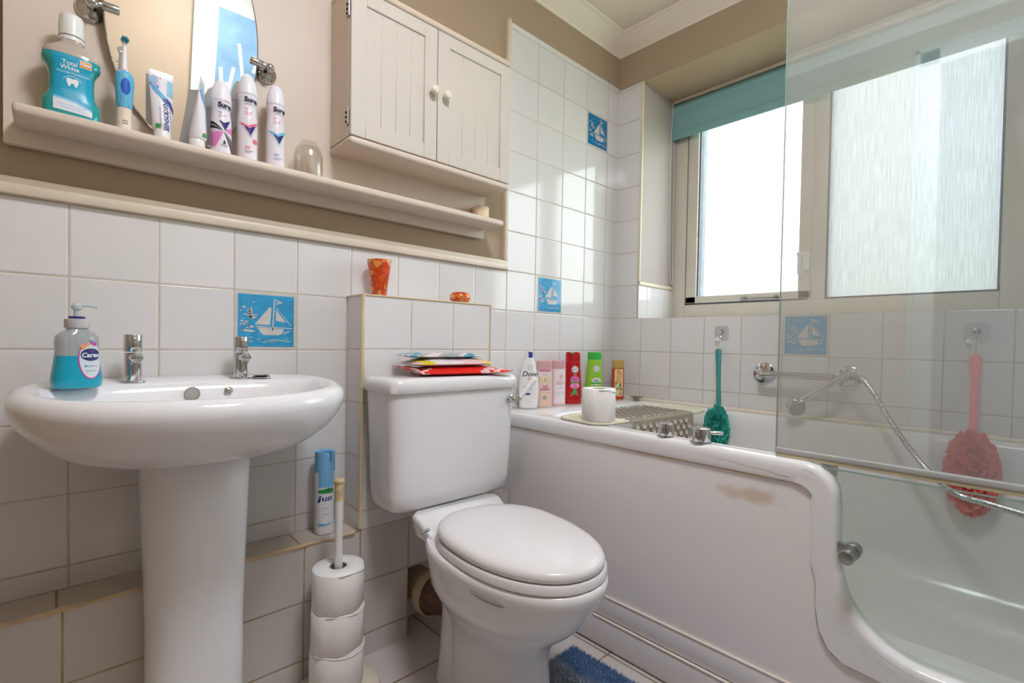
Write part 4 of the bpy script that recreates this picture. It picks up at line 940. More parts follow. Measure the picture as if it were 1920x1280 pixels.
# make normals consistent
base = Vector((0, -1)); fixed = []
for y, z, n_ in rings:
    if n_.dot(base) < 0: n_ = -n_
    base = n_; fixed.append((y, z, n_))
b = MB(); b.loft([[Vector((x, y+n_.x*d, z+n_.y*d)) for d, x in sec] for y, z, n_ in fixed])
inn = [(-1.03-.046*math.sin(PI/2*i/7), RZ-.092+.046*math.cos(PI/2*i/7)) for i in range(8)]+[(-1.077, -.35), (-1.078, -.45), (-1.078, -.51), (-1.086, -.560), (-1.104, -.593), (-1.132, -.611), (-1.20, -.616), (YE, -.616)]
outp = [(y+n_.x*.012, z+n_.y*.012) for y, z, n_ in fixed if y < -1.0]
web = [(inn[0][0], inn[0][1])]+inn[1:]+outp[::-1]
b.loft([[Vector((x, y, z)) for y, z in web] for x in (-.7463, -.700)])
b.build('front_rim', PLA, t, ang=50)
# tub shell
def rr_ring(x0, x1, y0, y1, r, z, dz=None, n=8, nl=26, ns=10):
    """rounded rectangle with evenly divided sides; starts on the front (x0) side"""
    P = []
    for i in range(nl): P.append((x0, y1-r-(y1-y0-2*r)*i/nl))
    for i in range(n): a = PI/2*i/n; P.append((x0+r-r*math.cos(a), y0+r-r*math.sin(a)))
    for i in range(ns): P.append((x0+r+(x1-x0-2*r)*i/ns, y0))
    for i in range(n): a = PI/2*i/n; P.append((x1-r+r*math.sin(a), y0+r-r*math.cos(a)))
    for i in range(nl): P.append((x1, y0+r+(y1-y0-2*r)*i/nl))
    for i in range(n): a = PI/2*i/n; P.append((x1-r+r*math.cos(a), y1-r+r*math.sin(a)))
    for i in range(ns): P.append((x1-r-(x1-x0-2*r)*i/ns, y1))
    for i in range(n): a = PI/2*i/n; P.append((x0+r-r*math.sin(a), y1-r+r*math.cos(a)))
    return [Vector((x, y, z)) for x, y in P]
b = MB()
RG = [rr_ring(-.695, -.003, YE, -.003, .004, RZ-.012), rr_ring(-.695, -.003, YE, -.003, .004, RZ-.003), rr_ring(-.693, -.006, YE+.004, -.006, .004, RZ),
      rr_ring(-.690, -.062, YE+.06, -.215, .06, RZ), rr_ring(-.686, -.068, YE+.066, -.221, .06, RZ-.004), rr_ring(-.683, -.074, YE+.072, -.228, .06, RZ-.014)]
for k in range(1, 9):
    u = k/8; RG.append(rr_ring(-.680+.05*u, -.076-.03*u, YE+.074+.06*u, -.230-.05*u, .065+.02*u, RZ-.014-.345*u))
RG += [rr_ring(-.620, -.116, YE+.145, -.292, .09, -.600), rr_ring(-.598, -.138, YE+.165, -.315, .10, -.632), rr_ring(-.565, -.17, YE+.20, -.345, .10, -.650), rr_ring(-.45, -.29, YE+.45, -.55, .06, -.656)]
fs = b.loft(RG, False, True)
kill = [f for f in b.bm.faces if f.calc_center_median().x < -.625 and f.calc_center_median().y < -1.08 and f.calc_center_median().z > -.585]
bmesh.ops.delete(b.bm, geom=kill, context='FACES')
bmesh.ops.solidify(b.bm, geom=b.bm.faces[:], thickness=.003)
b.build('tub', PLA, t, ang=60)
# low inner lip of the cut-away
b = MB(); b.box(-.700, -.632, -1.13, YE, -.60, -.5675, .006, 3); b.build('door_sill', PLA, t)
# panel
b = MB()
pp = [(-.012, RZ-.045), (-1.03, RZ-.045)]
for i in range(1, 8): a = PI/2*i/7; pp.append((-1.03-.045*math.sin(a), RZ-.09+.045*math.cos(a)))
pp += [(-1.075, -.50), (-1.082, -.555), (-1.10, -.59), (-1.13, -.607), (-1.20, -.613), (YE, -.613), (YE, -.705), (-.012, -.705)]
b.loft([[Vector((x, y, z)) for y, z in pp] for x in (-.7385, -.715)])
b.box(-.743, -.715, -.012, YE, -.768, -.707, .003); b.box(-.749, -.715, -.012, YE, -H+.006, -.772, .003)
PANEL = bpy.data.materials.new('bath_panel_acrylic'); PANEL.use_nodes = True
nt = PANEL.node_tree; bs = nt.nodes['Principled BSDF']; N = nt.nodes.new; L = nt.links.new
g = N('ShaderNodeNewGeometry'); mpn = N('ShaderNodeMapping'); mpn.inputs['Location'].default_value = (0, .93/.075, -(.545)/.020); mpn.inputs['Scale'].default_value = (0, 1/.075, 1/.020)
L(g.outputs['Position'], mpn.inputs[0]); ln = N('ShaderNodeVectorMath'); ln.operation = 'LENGTH'; L(mpn.outputs[0], ln.inputs[0])
nz = N('ShaderNodeTexNoise'); nz.inputs['Scale'].default_value = 30; nz.inputs['Detail'].default_value = 6; L(g.outputs['Position'], nz.inputs['Vector'])
ad = N('ShaderNodeMath'); ad.operation = 'ADD'; L(ln.outputs['Value'], ad.inputs[0]); sc2 = N('ShaderNodeMath'); sc2.operation = 'MULTIPLY_ADD'; sc2.inputs[1].default_value = 1.6; sc2.inputs[2].default_value = -.8; L(nz.outputs['Fac'], sc2.inputs[0]); L(sc2.outputs[0], ad.inputs[1])
mr = N('ShaderNodeMapRange'); mr.interpolation_type = 'SMOOTHSTEP'; mr.inputs['From Min'].default_value = .2; mr.inputs['From Max'].default_value = 1.25; mr.inputs['To Min'].default_value = .55; mr.inputs['To Max'].default_value = 0; L(ad.outputs[0], mr.inputs['Value'])
mx = N('ShaderNodeMix'); mx.data_type = 'RGBA'; L(mr.outputs[0], mx.inputs['Factor']); mx.inputs['A'].default_value = srgb(238, 231, 229); mx.inputs['B'].default_value = srgb(196, 160, 118); L(mx.outputs['Result'], bs.inputs['Base Color']); bs.inputs['Roughness'].default_value = .22
b.build('front_panel', PANEL, t, ang=40)
b = MB()
cl = [(-.012, RZ-.047)]+[(-.012-.06*i, RZ-.047+random.uniform(-.0004, .0004)) for i in range(1, 17)]+[(-1.03-.046*math.sin(PI/2*i/7), RZ-.092+.046*math.cos(PI/2*i/7)) for i in range(8)]+[(-1.077, -.35), (-1.078, -.45), (-1.078, -.51), (-1.086, -.560), (-1.104, -.593), (-1.132, -.611), (-1.20, -.616), (YE, -.616)]
b.tube([(-.7395, y, z) for y, z in cl], lambda u: .0032+.0016*math.sin(u*23)*math.sin(u*7), 8, smooth_it=3)
lab(b.build('panel_sealant', CAULK, t), 'yellowed sealant line around the panel')
for x, z in ((-.742, -.706), (-.748, -.7705)):  # pale strips paint the highlights along the plinth steps
    b = MB(); b.box(x-.003, x+.006, -.012, YE, z-.0022, z+.0016, .0012); b.build('plinth_highlight', mat('pale_highlight', srgb(232, 220, 204), .4, vary=.04), t)
b = MB(); b.tube([(-.7455, -.80-.02*i, RZ-.020-.0015*i+.0012*math.sin(i*1.7)) for i in range(12)], .0011, 6); lab(b.build('rim_crack', mat('brown_crack', srgb(176, 128, 76), .7, vary=.3, vscale=40), t), 'brown crack along the rim')
b = MB(); b.tube([(-.009, -.008, RZ+.002), (-.009, -1.73, RZ+.002)], .008, 10); b.tube([(-.006, -.006, RZ+.002), (-.70, -.006, RZ+.002)], .005, 8)
lab(b.build('wall_sealant', mat('cream_sealant', srgb(232, 220, 200), .45, vary=.08), t), 'cream sealant bead against the tiles')
# glass door
def pane_mat(name, tint, film, filmcol, refl):
    m = bpy.data.materials.new(name); m.use_nodes = True; nt = m.node_tree; nt.nodes.clear(); N = nt.nodes.new; L = nt.links.new
    o = N('ShaderNodeOutputMaterial'); tp = N('ShaderNodeBsdfTransparent'); tp.inputs[0].default_value = (*tint, 1); g = N('ShaderNodeBsdfGlossy'); g.inputs['Roughness'].default_value = .02; g.inputs['Color'].default_value = (.9, .95, .94, 1)
    df = N('ShaderNodeBsdfDiffuse'); df.inputs['Color'].default_value = filmcol; tc = N('ShaderNodeTexCoord'); nz = N('ShaderNodeTexNoise'); nz.inputs['Scale'].default_value = 5; nz.inputs['Detail'].default_value = 8; L(tc.outputs['Object'], nz.inputs['Vector'])
    mr = N('ShaderNodeMapRange'); mr.inputs['From Min'].default_value = .3; mr.inputs['From Max'].default_value = .7; mr.inputs['To Min'].default_value = film*.75; mr.inputs['To Max'].default_value = film*1.25; L(nz.outputs['Fac'], mr.inputs['Value'])
    m1 = N('ShaderNodeMixShader'); L(mr.outputs[0], m1.inputs[0]); L(tp.outputs[0], m1.inputs[1]); L(df.outputs[0], m1.inputs[2])
    fz = facing_mix(N, L, refl, .8); m2 = N('ShaderNodeMixShader'); L(fz.outputs[0], m2.inputs[0]); L(m1.outputs[0], m2.inputs[1]); L(g.outputs[0], m2.inputs[2]); L(m2.outputs[0], o.inputs[0]); return m
DG = pane_mat('greenish_door_glass', (.92, .95, .93), .05, (.62, .66, .58, 1), .04)
SG = pane_mat('screen_glass', (.94, .955, .95), .10, (.80, .81, .80, 1), .18)
EDG = mat('green_glass_edge', srgb(150, 176, 164), .15, alpha=.8, vary=.05)
b = MB(); b.box(-.722, -.716, -1.10, YE, -.575, -.224); b.build('glass_door', DG, t, smooth=False)
b = MB(); b.box(-.7225, -.7155, -1.06, YE, -.2245, -.2225); lab(b.build('door_edge', EDG, t), 'polished top edge of the glass door')
b = MB(); b.cyl((-.745, -1.140, -.379), (-.790, -1.140, -.379), .0135, 28, rnd=.002); b.cyl((-.722, -1.140, -.379), (-.748, -1.140, -.379), .0155, 28, rnd=.002); b.cyl((-.765, -1.1400, -.379), (-.768, -1.140, -.379), .0142, 28)
b.box(-.735, -.723, -1.102, -1.145, -.389, -.370, .002)
lab(b.build('door_latch', mat('satin_latch', (.42, .43, .41), .3, metal=1, vary=.1), t), 'satin metal latch knob')
for (y, r_, h_) in ((-.700, .0200, .037), (-.800, .0240, .038)):
    b = MB(); b.cyl((-.717, y, RZ-.002), (-.717, y, RZ+.0035), r_+.003, 32, rnd=.0008); b.cyl((-.717, y, RZ+.0035), (-.717, y, RZ+h_), r_, 32, rnd=.001)
    kn = b.build('control_knob', CHR, t)
    if r_ > .022:
        b = MB(); b.cyl((-.717+.012, y-.014, RZ+.026), (-.717+.030, y-.045, RZ+.026), .0045, 14, rnd=.001); b.build('lever', CHR, kn)

# ================================================================== SHOWER SCREEN
t = thing('shower_screen', 'clear glass shower screen with a cream bottom seal standing over the bath', 'shower screen', (-.719, -1.35, -.19))
b = MB(); b.box(-.722, -.716, -.983, -1.735, -.200, 1.25); b.build('glass_panel', SG, t, smooth=False)
b = MB(); b.box(-.7225, -.7155, -.9818, -.9832, -.200, 1.25); lab(b.build('glass_edge', EDG, t), 'pale green polished edge')
b = MB(); b.box(-.727, -.711, -.982, -1.735, -.2055, -.195, .001); lab(b.build('seal_channel', mat('seal_grey', srgb(176, 174, 170), .35, vary=.08), t), 'grey plastic channel')
b = MB(); b.box(-.7245, -.7135, -.982, -1.735, -.2145, -.2055, .002); lab(b.build('seal_strip', mat('yellowed_seal', srgb(212, 200, 168), .45, vary=.12), t), 'yellowed seal strip')

# ================================================================== BATH BOARD, MAT, ROLL
t = thing('bath_board', 'cream plastic board laid across the bath near the bottles', 'bath board', (-.41, -.42, -.2135), -.09)
b = MB(); R_ = []
for z, i_ in ((-.2145, .010), (-.2140, .004), (-.210, 0), (-.206, .001), (-.2045, .006)): R_.append([Vector((p.x, p.y, z)) for p in sup(-.432, -.425, .305-i_, .108-i_, .108-i_, 5.5, 64)])
b.loft(R_); IVP = mat('ivory_board_plastic', srgb(226, 220, 196), .35, vary=.03)
b.build('board', IVP, t, ang=50)
b = MB(); b.tube([Vector((-.432+.28*math.copysign(abs(math.cos(a))**.4, math.cos(a)), -.425+.085*math.copysign(abs(math.sin(a))**.5, math.sin(a)), -.2045)) for a in [2*PI*i/60 for i in range(61)]], .003, 8); b.build('moulded_ridge', IVP, t)
# non-slip mat draped over the board
t = thing('bath_mat', 'beige rubber non-slip mat with suction cups draped over the bath board', 'bath mat', (-.41, -.42, -.20), -.09)
RUB = mat('beige_rubber', srgb(206, 196, 178), .6, vary=.04)
X0m, X1m = -.602, -.262; pth = [(-.318, -.2035)]+[(-.318-.0105*i, -.2025) for i in range(1, 20)]
for i in range(1, 7): a = PI/2*i/6; pth.append((-.5275-.010*math.sin(a), -.2125+.010*math.cos(a)))
pth += [(-.5375-.0005*i, -.2125-.0125*i) for i in range(1, 15)]
b = MB(); nx_ = 36
ringsM = []
for k, (y, z) in enumerate(pth):
    row = []
    for i in range(nx_+1):
        x = X0m+(X1m-X0m)*i/nx_; row.append(Vector((x, y, z+.0008*math.sin(i*.9+k*.4))))
    ringsM.append(row)
b.loft(ringsM, False, False, closed=False); bmesh.ops.solidify(b.bm, geom=b.bm.faces[:], thickness=-.0025)
b.build('rubber_sheet', RUB, t, ang=60)
b = MB()
for r_ in range(13):
    for c_ in range(12):
        x = X0m+.018+(X1m-X0m-.036)*(c_+.5*(r_ % 2))/12; y = -.328-.0165*r_; ang_ = .9 if (r_+c_) % 2 else -.3
        if y < -.53: continue
        d_ = Vector((math.cos(ang_), math.sin(ang_), 0))*.0065; n_ = Vector((-d_.y, d_.x, 0))*.28; cc = Vector((x, y, -.1998))
        b.loft([[cc-d_-n_, cc+d_-n_, cc+d_+n_, cc-d_+n_], [q_+Vector((0, 0, .0006)) for q_ in (cc-d_-n_, cc+d_-n_, cc+d_+n_, cc-d_+n_)]])
lab(b.build('drain_slots', mat('slot_shadow', srgb(92, 82, 74), .7, vary=.1), t, smooth=False), 'dark slanting drain slots')
b = MB()
for r_ in range(8):
    for c_ in range(9):
        x = X0m+.022+(X1m-X0m-.044)*(c_+.5*(r_ % 2))/9; z = -.226-.0205*r_
        b.lathe([(.0055, 0), (.0075, .003), (.0080, .006), (.006, .0052), (.003, .003), (1e-5, .0025)], (x, -.5400-.0009*r_, z), 14, (0, -1, 0))
lab(b.build('suction_cups', mat('cup_rubber', srgb(212, 204, 188), .35, vary=.03), t), 'rows of small suction cups')
roll(-.684, -.447, -.2040, 'unwrapped toilet roll standing on the bath board', .098, .052, 9, None, rz=.4)

# ================================================================== BOTTLES ON THE BATH DECK
DZ = RZ+.0006
def shampoo(name, x, y, rz, label, cat, prof, capz, bodymat, capmat, items, mats, n=2.6, cap_part='cap', lean=0, group='wash bottles on the bath corner'):
    t = thing(name, label, cat, (x, y, DZ), rz, group)
    pr_ = dense(prof, 4)
    b = MB(); body(b, cut(pr_, 0, capz), n); b.build('bottle', bodymat, t, world=False, ang=50)
    b = MB(); body(b, cut(pr_, capz+.0008, 9), n); b.build(cap_part, capmat, t, world=False, ang=50)
    art(t, 'label', items, mats, surf(pr_, n), .0035)
    return t
DW = mat('lotion_white', srgb(236, 234, 232), .25, coat=.2, vary=.01); PNK = mat('pale_pink_plastic', srgb(232, 200, 196), .3, coat=.2, vary=.02); PCP = mat('pink_cap', srgb(214, 164, 168), .3, vary=.02); RED = mat('red_bottle', srgb(184, 14, 28), .22, coat=.3, vary=.04)
LIME = mat('lime_bottle', srgb(150, 206, 60), .22, coat=.3, vary=.04); GCAP = mat('green_cap', srgb(60, 186, 70), .3, vary=.02); GOLD = mat('gold_cap', srgb(196, 158, 88), .3, vary=.04); DBL = mat('royal_blue', srgb(44, 60, 150), .35, vary=.02)
PE = mat('peach_label', srgb(240, 178, 110), .4, vary=.10, vscale=60); HOT = mat('hot_pink_print', srgb(216, 84, 130), .4, vary=.06); YEL = mat('pale_yellow_print', srgb(238, 226, 160), .4, vary=.04); GLD = mat('gold_print', srgb(196, 168, 96), .4, vary=.04); SIL = mat('silver_print', srgb(170, 172, 176), .35, vary=.05)
TL2 = mat('leaf_teal_print', srgb(50, 120, 120), .4, vary=.2, vscale=120)
a0 = -.66
I = [('t', ('Dove', .026, .002, .128, 0, .25, .0003), 0, 1), ('p', [(-.008, .113), (.008, .113), (.004, .109), (-.002, .108)], 1, 1), ('p', disc(.002, .152, .0075, .010, 16), 2, 0), ('p', disc(.002, .152, .0055, .008, 16), 4, 1), ('t', ('deeply', .009, -.008, .082), 0, 1), ('t', ('nourishing', .007, -.004, .073), 0, 1),
     ('p', rect(-.027, .004, .050, .056), 3, 1), ('p', rect(-.027, .004, .0565, .0585), 2, 1), ('p', rect(-.020, .018, .024, .0246), 2, 1), ('p', [(-.003, .190), (.012, .190), (.012, .209), (-.004, .212)], 3, 2)]
shampoo('lotion_bottle', -.612, -.058, a0, 'tall white lotion bottle with a royal blue square at its top', 'bottle', [(0, .030, .018), (.003, .034, .021), (.03, .036, .022), (.07, .038, .023), (.11, .035, .022), (.15, .027, .018), (.18, .019, .014), (.195, .016, .0125), (.212, .0145, .0115), (.216, .013, .010)], .188, DW, DW, I, [BLACK, GLD, SIL, DBL, DW])
cylp = lambda r_, h: [(0, r_*.93, r_*.58), (.003, r_, r_*.64), (h*.5, r_, r_*.64), (h*.78, r_*.98, r_*.62), (h*.99, r_*.96, r_*.6), (h, r_*.93, r_*.57)]
def hearts(u, v, s_, mi): return ('p', [(u, v-s_), (u+s_*.9, v), (u+s_*.75, v+s_*.5), (u+s_*.35, v+s_*.55), (u, v+s_*.25), (u-s_*.35, v+s_*.55), (u-s_*.75, v+s_*.5), (u-s_*.9, v)], mi, 1)
I = [('p', rect(-.021, .021, .137, .1405), 0, 1), ('p', rect(-.023, .023, .115, .134), 5, 0), hearts(0, .105, .019, 1), hearts(0, .105, .012, 5), ('t', ('soft', .012, 0, .078, .1, .2, .0003), 0, 2), ('t', ('blossom', .011, 0, .068, .1, .2, .0003), 0, 2), ('p', disc(0, .038, .014, .012), 1, 1), ('p', disc(0, .036, .010, .009), 3, 2), ('p', rect(-.023, .023, .004, .055), 4, 0), ('p', rect(-.010, .012, .122, .1235), 3, 2)]
shampoo('shower_gel_bottle', -.535, -.064, a0+.05, 'pink shower gel bottle with a pale yellow heart, next to the tall white bottle', 'bottle', cylp(.0315, .175), .142, PNK, PCP, I, [HOT, YEL, GLD, SIL, mat('peach_gel', srgb(236, 196, 176), .3, vary=.02), mat('pale_rose_print', srgb(234, 216, 218), .35, vary=.02)])
I = [('p', rect(-.022, .022, .008, .142), 5, 0), ('p', rect(-.016, .018, .083, .097), 0, 1), ('p', rect(-.015, .017, .084, .096), 5, 2), ('t', ('cherry', .009, .001, .0925), 0, 3), ('t', ('blossom', .007, .001, .0865), 0, 3), ('t', ('care', .008, .004, .070), 2, 1), ('t', ('shower gel', .0065, .001, .050), 3, 1), ('t', ('250 ml', .005, .001, .043), 3, 1)]
for (u, v) in ((.004, .115), (.010, .120), (.012, .111), (.002, .108)): I.append(('p', disc(u, v, .0028, n=7), 2, 1))
for (u, v) in ((-.018, .052), (-.017, .035), (.017, .047)): I.append(('p', disc(u, v, .0018, n=7), 0, 1))
shampoo('shower_gel_bottle', -.458, -.068, a0+.1, 'pale pink and white shower gel bottle beside the red bottle', 'bottle', cylp(.0295, .175), .146, PNK, PCP, I, [mat('salmon_print', srgb(232, 140, 120), .4, vary=.03), YEL, mat('rose_gold_print', srgb(206, 140, 130), .4, vary=.05), SIL, PE, mat('milky_print', srgb(240, 230, 234), .35, vary=.01)])
her = [(0, .032, .018), (.003, .0365, .020), (.05, .0375, .021), (.10, .035, .020), (.15, .032, .019), (.17, .031, .0185), (.205, .0295, .018), (.211, .0265, .016)]
def herbal(extra, c1, c2):
    I = [('p', disc(.004, .140, .0135), 0, 1), ('p', disc(.004, .140, .0125), 3, 2), ('p', disc(.004, .140, .0115), 0, 3), ('t', ('herbal', .0062, .004, .1415), 3, 4), ('t', ('essences', .0048, .004, .1365), 3, 4)]
    for k in range(9):
        a = 2*PI*k/9; I.append(('p', [(.004+.014*math.cos(a-.05), .14+.014*math.sin(a-.05)), (.004+.0195*math.cos(a+.18), .14+.0195*math.sin(a+.18)), (.004+.014*math.cos(a+.08), .14+.014*math.sin(a+.08))], 0, 1))
    return I+extra
I = herbal([('p', disc(.004, .098, .0195, .016), 1, 1), ('t', ('ignite my', .0062, .004, .102), 4, 3), ('t', ('color', .0062, .004, .096), 4, 3), ('p', rect(-.0155, .0235, .085, .091), 2, 2), ('p', disc(.004, .074, .019, .012), 5, 0), ('p', disc(.004, .072, .013, .009), 1, 1), ('p', [(-.012, .040), (.002, .036), (.016, .046), (.010, .062), (-.002, .060)], 2, 2), ('p', rect(-.002, .010, .118, .120), 0, 2), ('p', disc(-.012, .035, .0022), 0, 2), ('p', disc(.015, .038, .0022), 0, 2), ('p', disc(-.008, .208, .008, .004), 6, 1)], 0, 0)
shampoo('shampoo_bottle', -.376, -.072, a0+.12, 'red shampoo bottle with a round white badge beside the pink bottles', 'bottle', her, .172, RED, RED, I, [WP, mat('orchid_print', srgb(226, 120, 180), .4, vary=.05), mat('print_green', srgb(90, 160, 90), .4, vary=.06), SIL, mat('dark_purple_print', srgb(90, 30, 90), .4, vary=.02), mat('pale_orchid_print', srgb(240, 180, 210), .4, vary=.04), GCAP], 2.6)
I = herbal([('p', disc(.004, .088, .020, .014), 0, 1), ('t', ('dazzling', .0062, .004, .094), 3, 3), ('t', ('SHINE', .0068, .004, .088, 0, 0, .0003), 4, 3), ('p', rect(-.018, .024, .076, .082), 2, 2), ('p', rect(-.018, .024, .070, .074), 0, 2)], 0, 0)
shampoo('shampoo_bottle', -.238, -.074, a0+.05, 'lime green shampoo bottle with a green cap behind the toilet roll', 'bottle', her, .178, LIME, GCAP, I, [WP, YEL, GCAP, SIL, BLACK, WP], 2.6)
I = [('p', rect(-.019, .019, .006, .134), 0, 0), ('p', rect(-.010, .012, .070, .126), 1, 2), ('t', ('shower', .006, .001, .119), 4, 3), ('p', rect(-.007, .009, .104, .1052), 0, 3), ('p', rect(-.006, .008, .098, .0992), 0, 3), ('p', rect(-.007, .009, .092, .0932), 0, 3), ('p', rect(-.019, .019, .006, .016), 3, 1), ('p', disc(.002, .050, .007, .009), 5, 2), ('p', disc(-.008, .028, .006, .007), 0, 2)]
rnd = random.Random(11)
for k in range(46):
    u, v = rnd.uniform(-.018, .018), rnd.uniform(.012, .132)
    I.append(('p', [(u-.004, v-.002), (u+.001, v-.004), (u+.004, v+.003), (u-.001, v+.004)], rnd.choice([2, 2, 6, 1, 0, 2]), 1))
shampoo('shower_gel_bottle', -.078, -.082, a0+.05, 'small shower gel bottle with an orange leaf label and gold cap in the corner', 'bottle', cylp(.0275, .172), .138, mat('coral_red_bottle', srgb(206, 70, 50), .3, vary=.03), GOLD, I, [YEL, PE, TL2, mat('coral_red_print', srgb(206, 60, 50), .4, vary=.03), BLACK, GLD, mat('deep_blue_print', srgb(40, 70, 110), .4, vary=.1)])
t = thing('bath_plug', 'flat mushroom-shaped metal bath plug on the bath deck near the corner', 'plug', (-.062, -.172, DZ))
b = MB(); b.lathe([(.010, 0), (.011, .002), (.011, .009), (.017, .011), (.026, .0135), (.0275, .0155), (.024, .018), (1e-5, .0195)], n=36); b.build('plug_body', mat('dull_nickel', (.36, .33, .30), .3, metal=1, vary=.1), t, world=False)

# ================================================================== HOOKS AND SPONGES
def hook(y, z, label, clear):
    t = thing('adhesive_hook', label, 'hook', (0, y, z), 0, 'adhesive wall hooks')
    s_ = .028; b = MB(); P = [Vector((-.0006, p.x, p.y)) for p in sup(0, 0, s_, s_, s_, 7, 40)]
    b.loft([[Vector((-.0002, p.y, p.z)) for p in P], [Vector((-.0016, p.y*.98, p.z*.98)) for p in P]])
    b.build('pad', mat('translucent_pad', srgb(204, 204, 208), .2, alpha=.85, vary=.03) if not clear else mat('clear_pad', srgb(222, 224, 222), .15, alpha=.75, vary=.03), t, world=False)
    b = MB(); b.lathe([(.011, .0016), (.011, .003), (.008, .004), (1e-5, .0042)], (0, 0, .004), 24, (-1, 0, 0)); b.tube([(-.003, 0, .004), (-.004, 0, -.008), (-.008, 0, -.018), (-.016, 0, -.021), (-.019, 0, -.015)], .0014, 8, smooth_it=5)
    b.build('hook', CHR, t, world=False)
    b = MB(); b.tube([(-.002, .017, -.024), (-.010, .017, -.030), (-.016, .010, -.031), (-.016, 0, -.028)], [.0035, .004, .003, .0025], 8); b.lathe([(.009, 0), (.008, .004), (1e-5, .005)], (-.001, .017, -.026), 20, (-1, 0, 0)); lab(b.build('spare_hook', WPLAS, t, world=False), 'small white second hook')
hook(-.519, .083, 'grey square adhesive hook holding the teal sponge', False)
hook(-1.268, .084, 'clear square adhesive hook holding the pink sponge', True)
def mesh_mat(name, col):
    m = bpy.data.materials.new(name); m.use_nodes = True; nt = m.node_tree; nt.nodes.clear(); N = nt.nodes.new; L = nt.links.new
    o = N('ShaderNodeOutputMaterial'); d = N('ShaderNodeBsdfDiffuse'); t_ = N('ShaderNodeBsdfTranslucent'); mx = N('ShaderNodeMixShader'); mx.inputs[0].default_value = .5
    tc = N('ShaderNodeTexCoord'); nz = N('ShaderNodeTexNoise'); nz.inputs['Scale'].default_value = 70; L(tc.outputs['Object'], nz.inputs['Vector'])
    r_ = N('ShaderNodeMapRange'); r_.inputs['To Min'].default_value = .8; r_.inputs['To Max'].default_value = 1.15; L(nz.outputs['Fac'], r_.inputs['Value'])
    v_ = N('ShaderNodeVectorMath'); v_.operation = 'SCALE'; v_.inputs[0].default_value = col[:3]; L(r_.outputs[0], v_.inputs['Scale']); L(v_.outputs[0], d.inputs[0]); L(v_.outputs[0], t_.inputs[0])
    L(d.outputs[0], mx.inputs[1]); L(t_.outputs[0], mx.inputs[2]); L(mx.outputs[0], o.inputs[0]); return m
def sponge(y, zt, label, mt, pm, L_, pr, ph, px, py=0):
    """body brush with a mesh puff"""
    t = thing('mesh_sponge', label, 'sponge', (-.025, y, zt), 0, 'bath sponges on sticks')
    b = MB(); z1 = zt-.062
    b.tube([(-.018, y-.002, zt-.021+.002), (-.021, y-.006, zt-.045), (-.024, y-.003, z1-.008), (-.025, y+.002, z1-.012), (-.023, y+.005, z1-.004), (-.020, y+.004, zt-.045), (-.018, y+.002, zt-.019)], .0014, 8, smooth_it=5); lab(b.build('cord', mat('cream_cord', srgb(236, 230, 216), .7, vary=.03), t), 'cream hanging cord')
    R_ = []
    for u, hw, th in ((0, .004, .004), (.012, .010, .0055), (.05, .0135, .006), (.10, .0125, .006), (.30, .0095, .0055), (.6, .0085, .0055), (.9, .0095, .006), (1, .009, .006)):
        z = z1-u*L_; xx = -.024-px*u
        R_.append([Vector((xx+th*math.sin(a), y+py*u+hw*math.cos(a), z)) for a in [2*PI*i/20 for i in range(20)]])
    b = MB(); b.loft(R_); b.build('handle', mt, t, ang=60)
    # puff: many thin ruffled sheets
    b = MB(); c = Vector((-.026-px-.034, y+py*1.3, z1-L_-ph*.40)); rnd = random.Random(int(abs(y)*100))
    b.sphere(c, pr*.72, 20, 1, 1, ph/(2*pr))
    for k in range(90):
        d = Vector((rnd.gauss(0, 1), rnd.gauss(0, 1), rnd.gauss(0, 1))).normalized(); tn = d.orthogonal().normalized(); tn = Matrix.Rotation(rnd.uniform(0, 6.28), 3, d) @ tn; bi = d.cross(tn)
        L2 = rnd.uniform(.6, 1.15)*pr; rows = []
        for i in range(15):
            u = i/14*2-1; w_ = .0055*math.sin(i*1.4+k); base_ = d*math.cos(u*.9)+tn*math.sin(u*.9)
            h0, h1 = pr*.62, pr*(.93+.10*math.sin(i*1.1+k*1.7))
            f_ = Vector((1, 1, ph/(2*pr)))
            rows.append([c+Vector([(base_*h0+bi*(w_*.4))[j]*f_[j] for j in range(3)]), c+Vector([(base_*(h0+h1)/2+bi*w_)[j]*f_[j] for j in range(3)]), c+Vector([(base_*h1+bi*(w_*1.7))[j]*f_[j] for j in range(3)])])
        b.loft(rows, False, False, closed=False)
    for q_ in b.bm.verts:
        if q_.co.x > -.004: q_.co.x = -.004-.001*rnd.random()
    b.build('mesh_puff', pm, t, ang=180, recalc=False)
sponge(-.519, .083, 'teal mesh sponge on a stick hanging left of the grab rail', mat('teal_plastic', srgb(60, 140, 136), .35, vary=.04), mesh_mat('teal_mesh', srgb(92, 206, 190)), .225, .047, .185, .054, -.032)
sponge(-1.268, .084, 'pink mesh sponge on a stick hanging behind the glass screen', mat('pink_plastic', srgb(246, 140, 146), .35, vary=.03), mesh_mat('pink_mesh', srgb(255, 158, 152)), .225, .060, .235, .064, -.005)

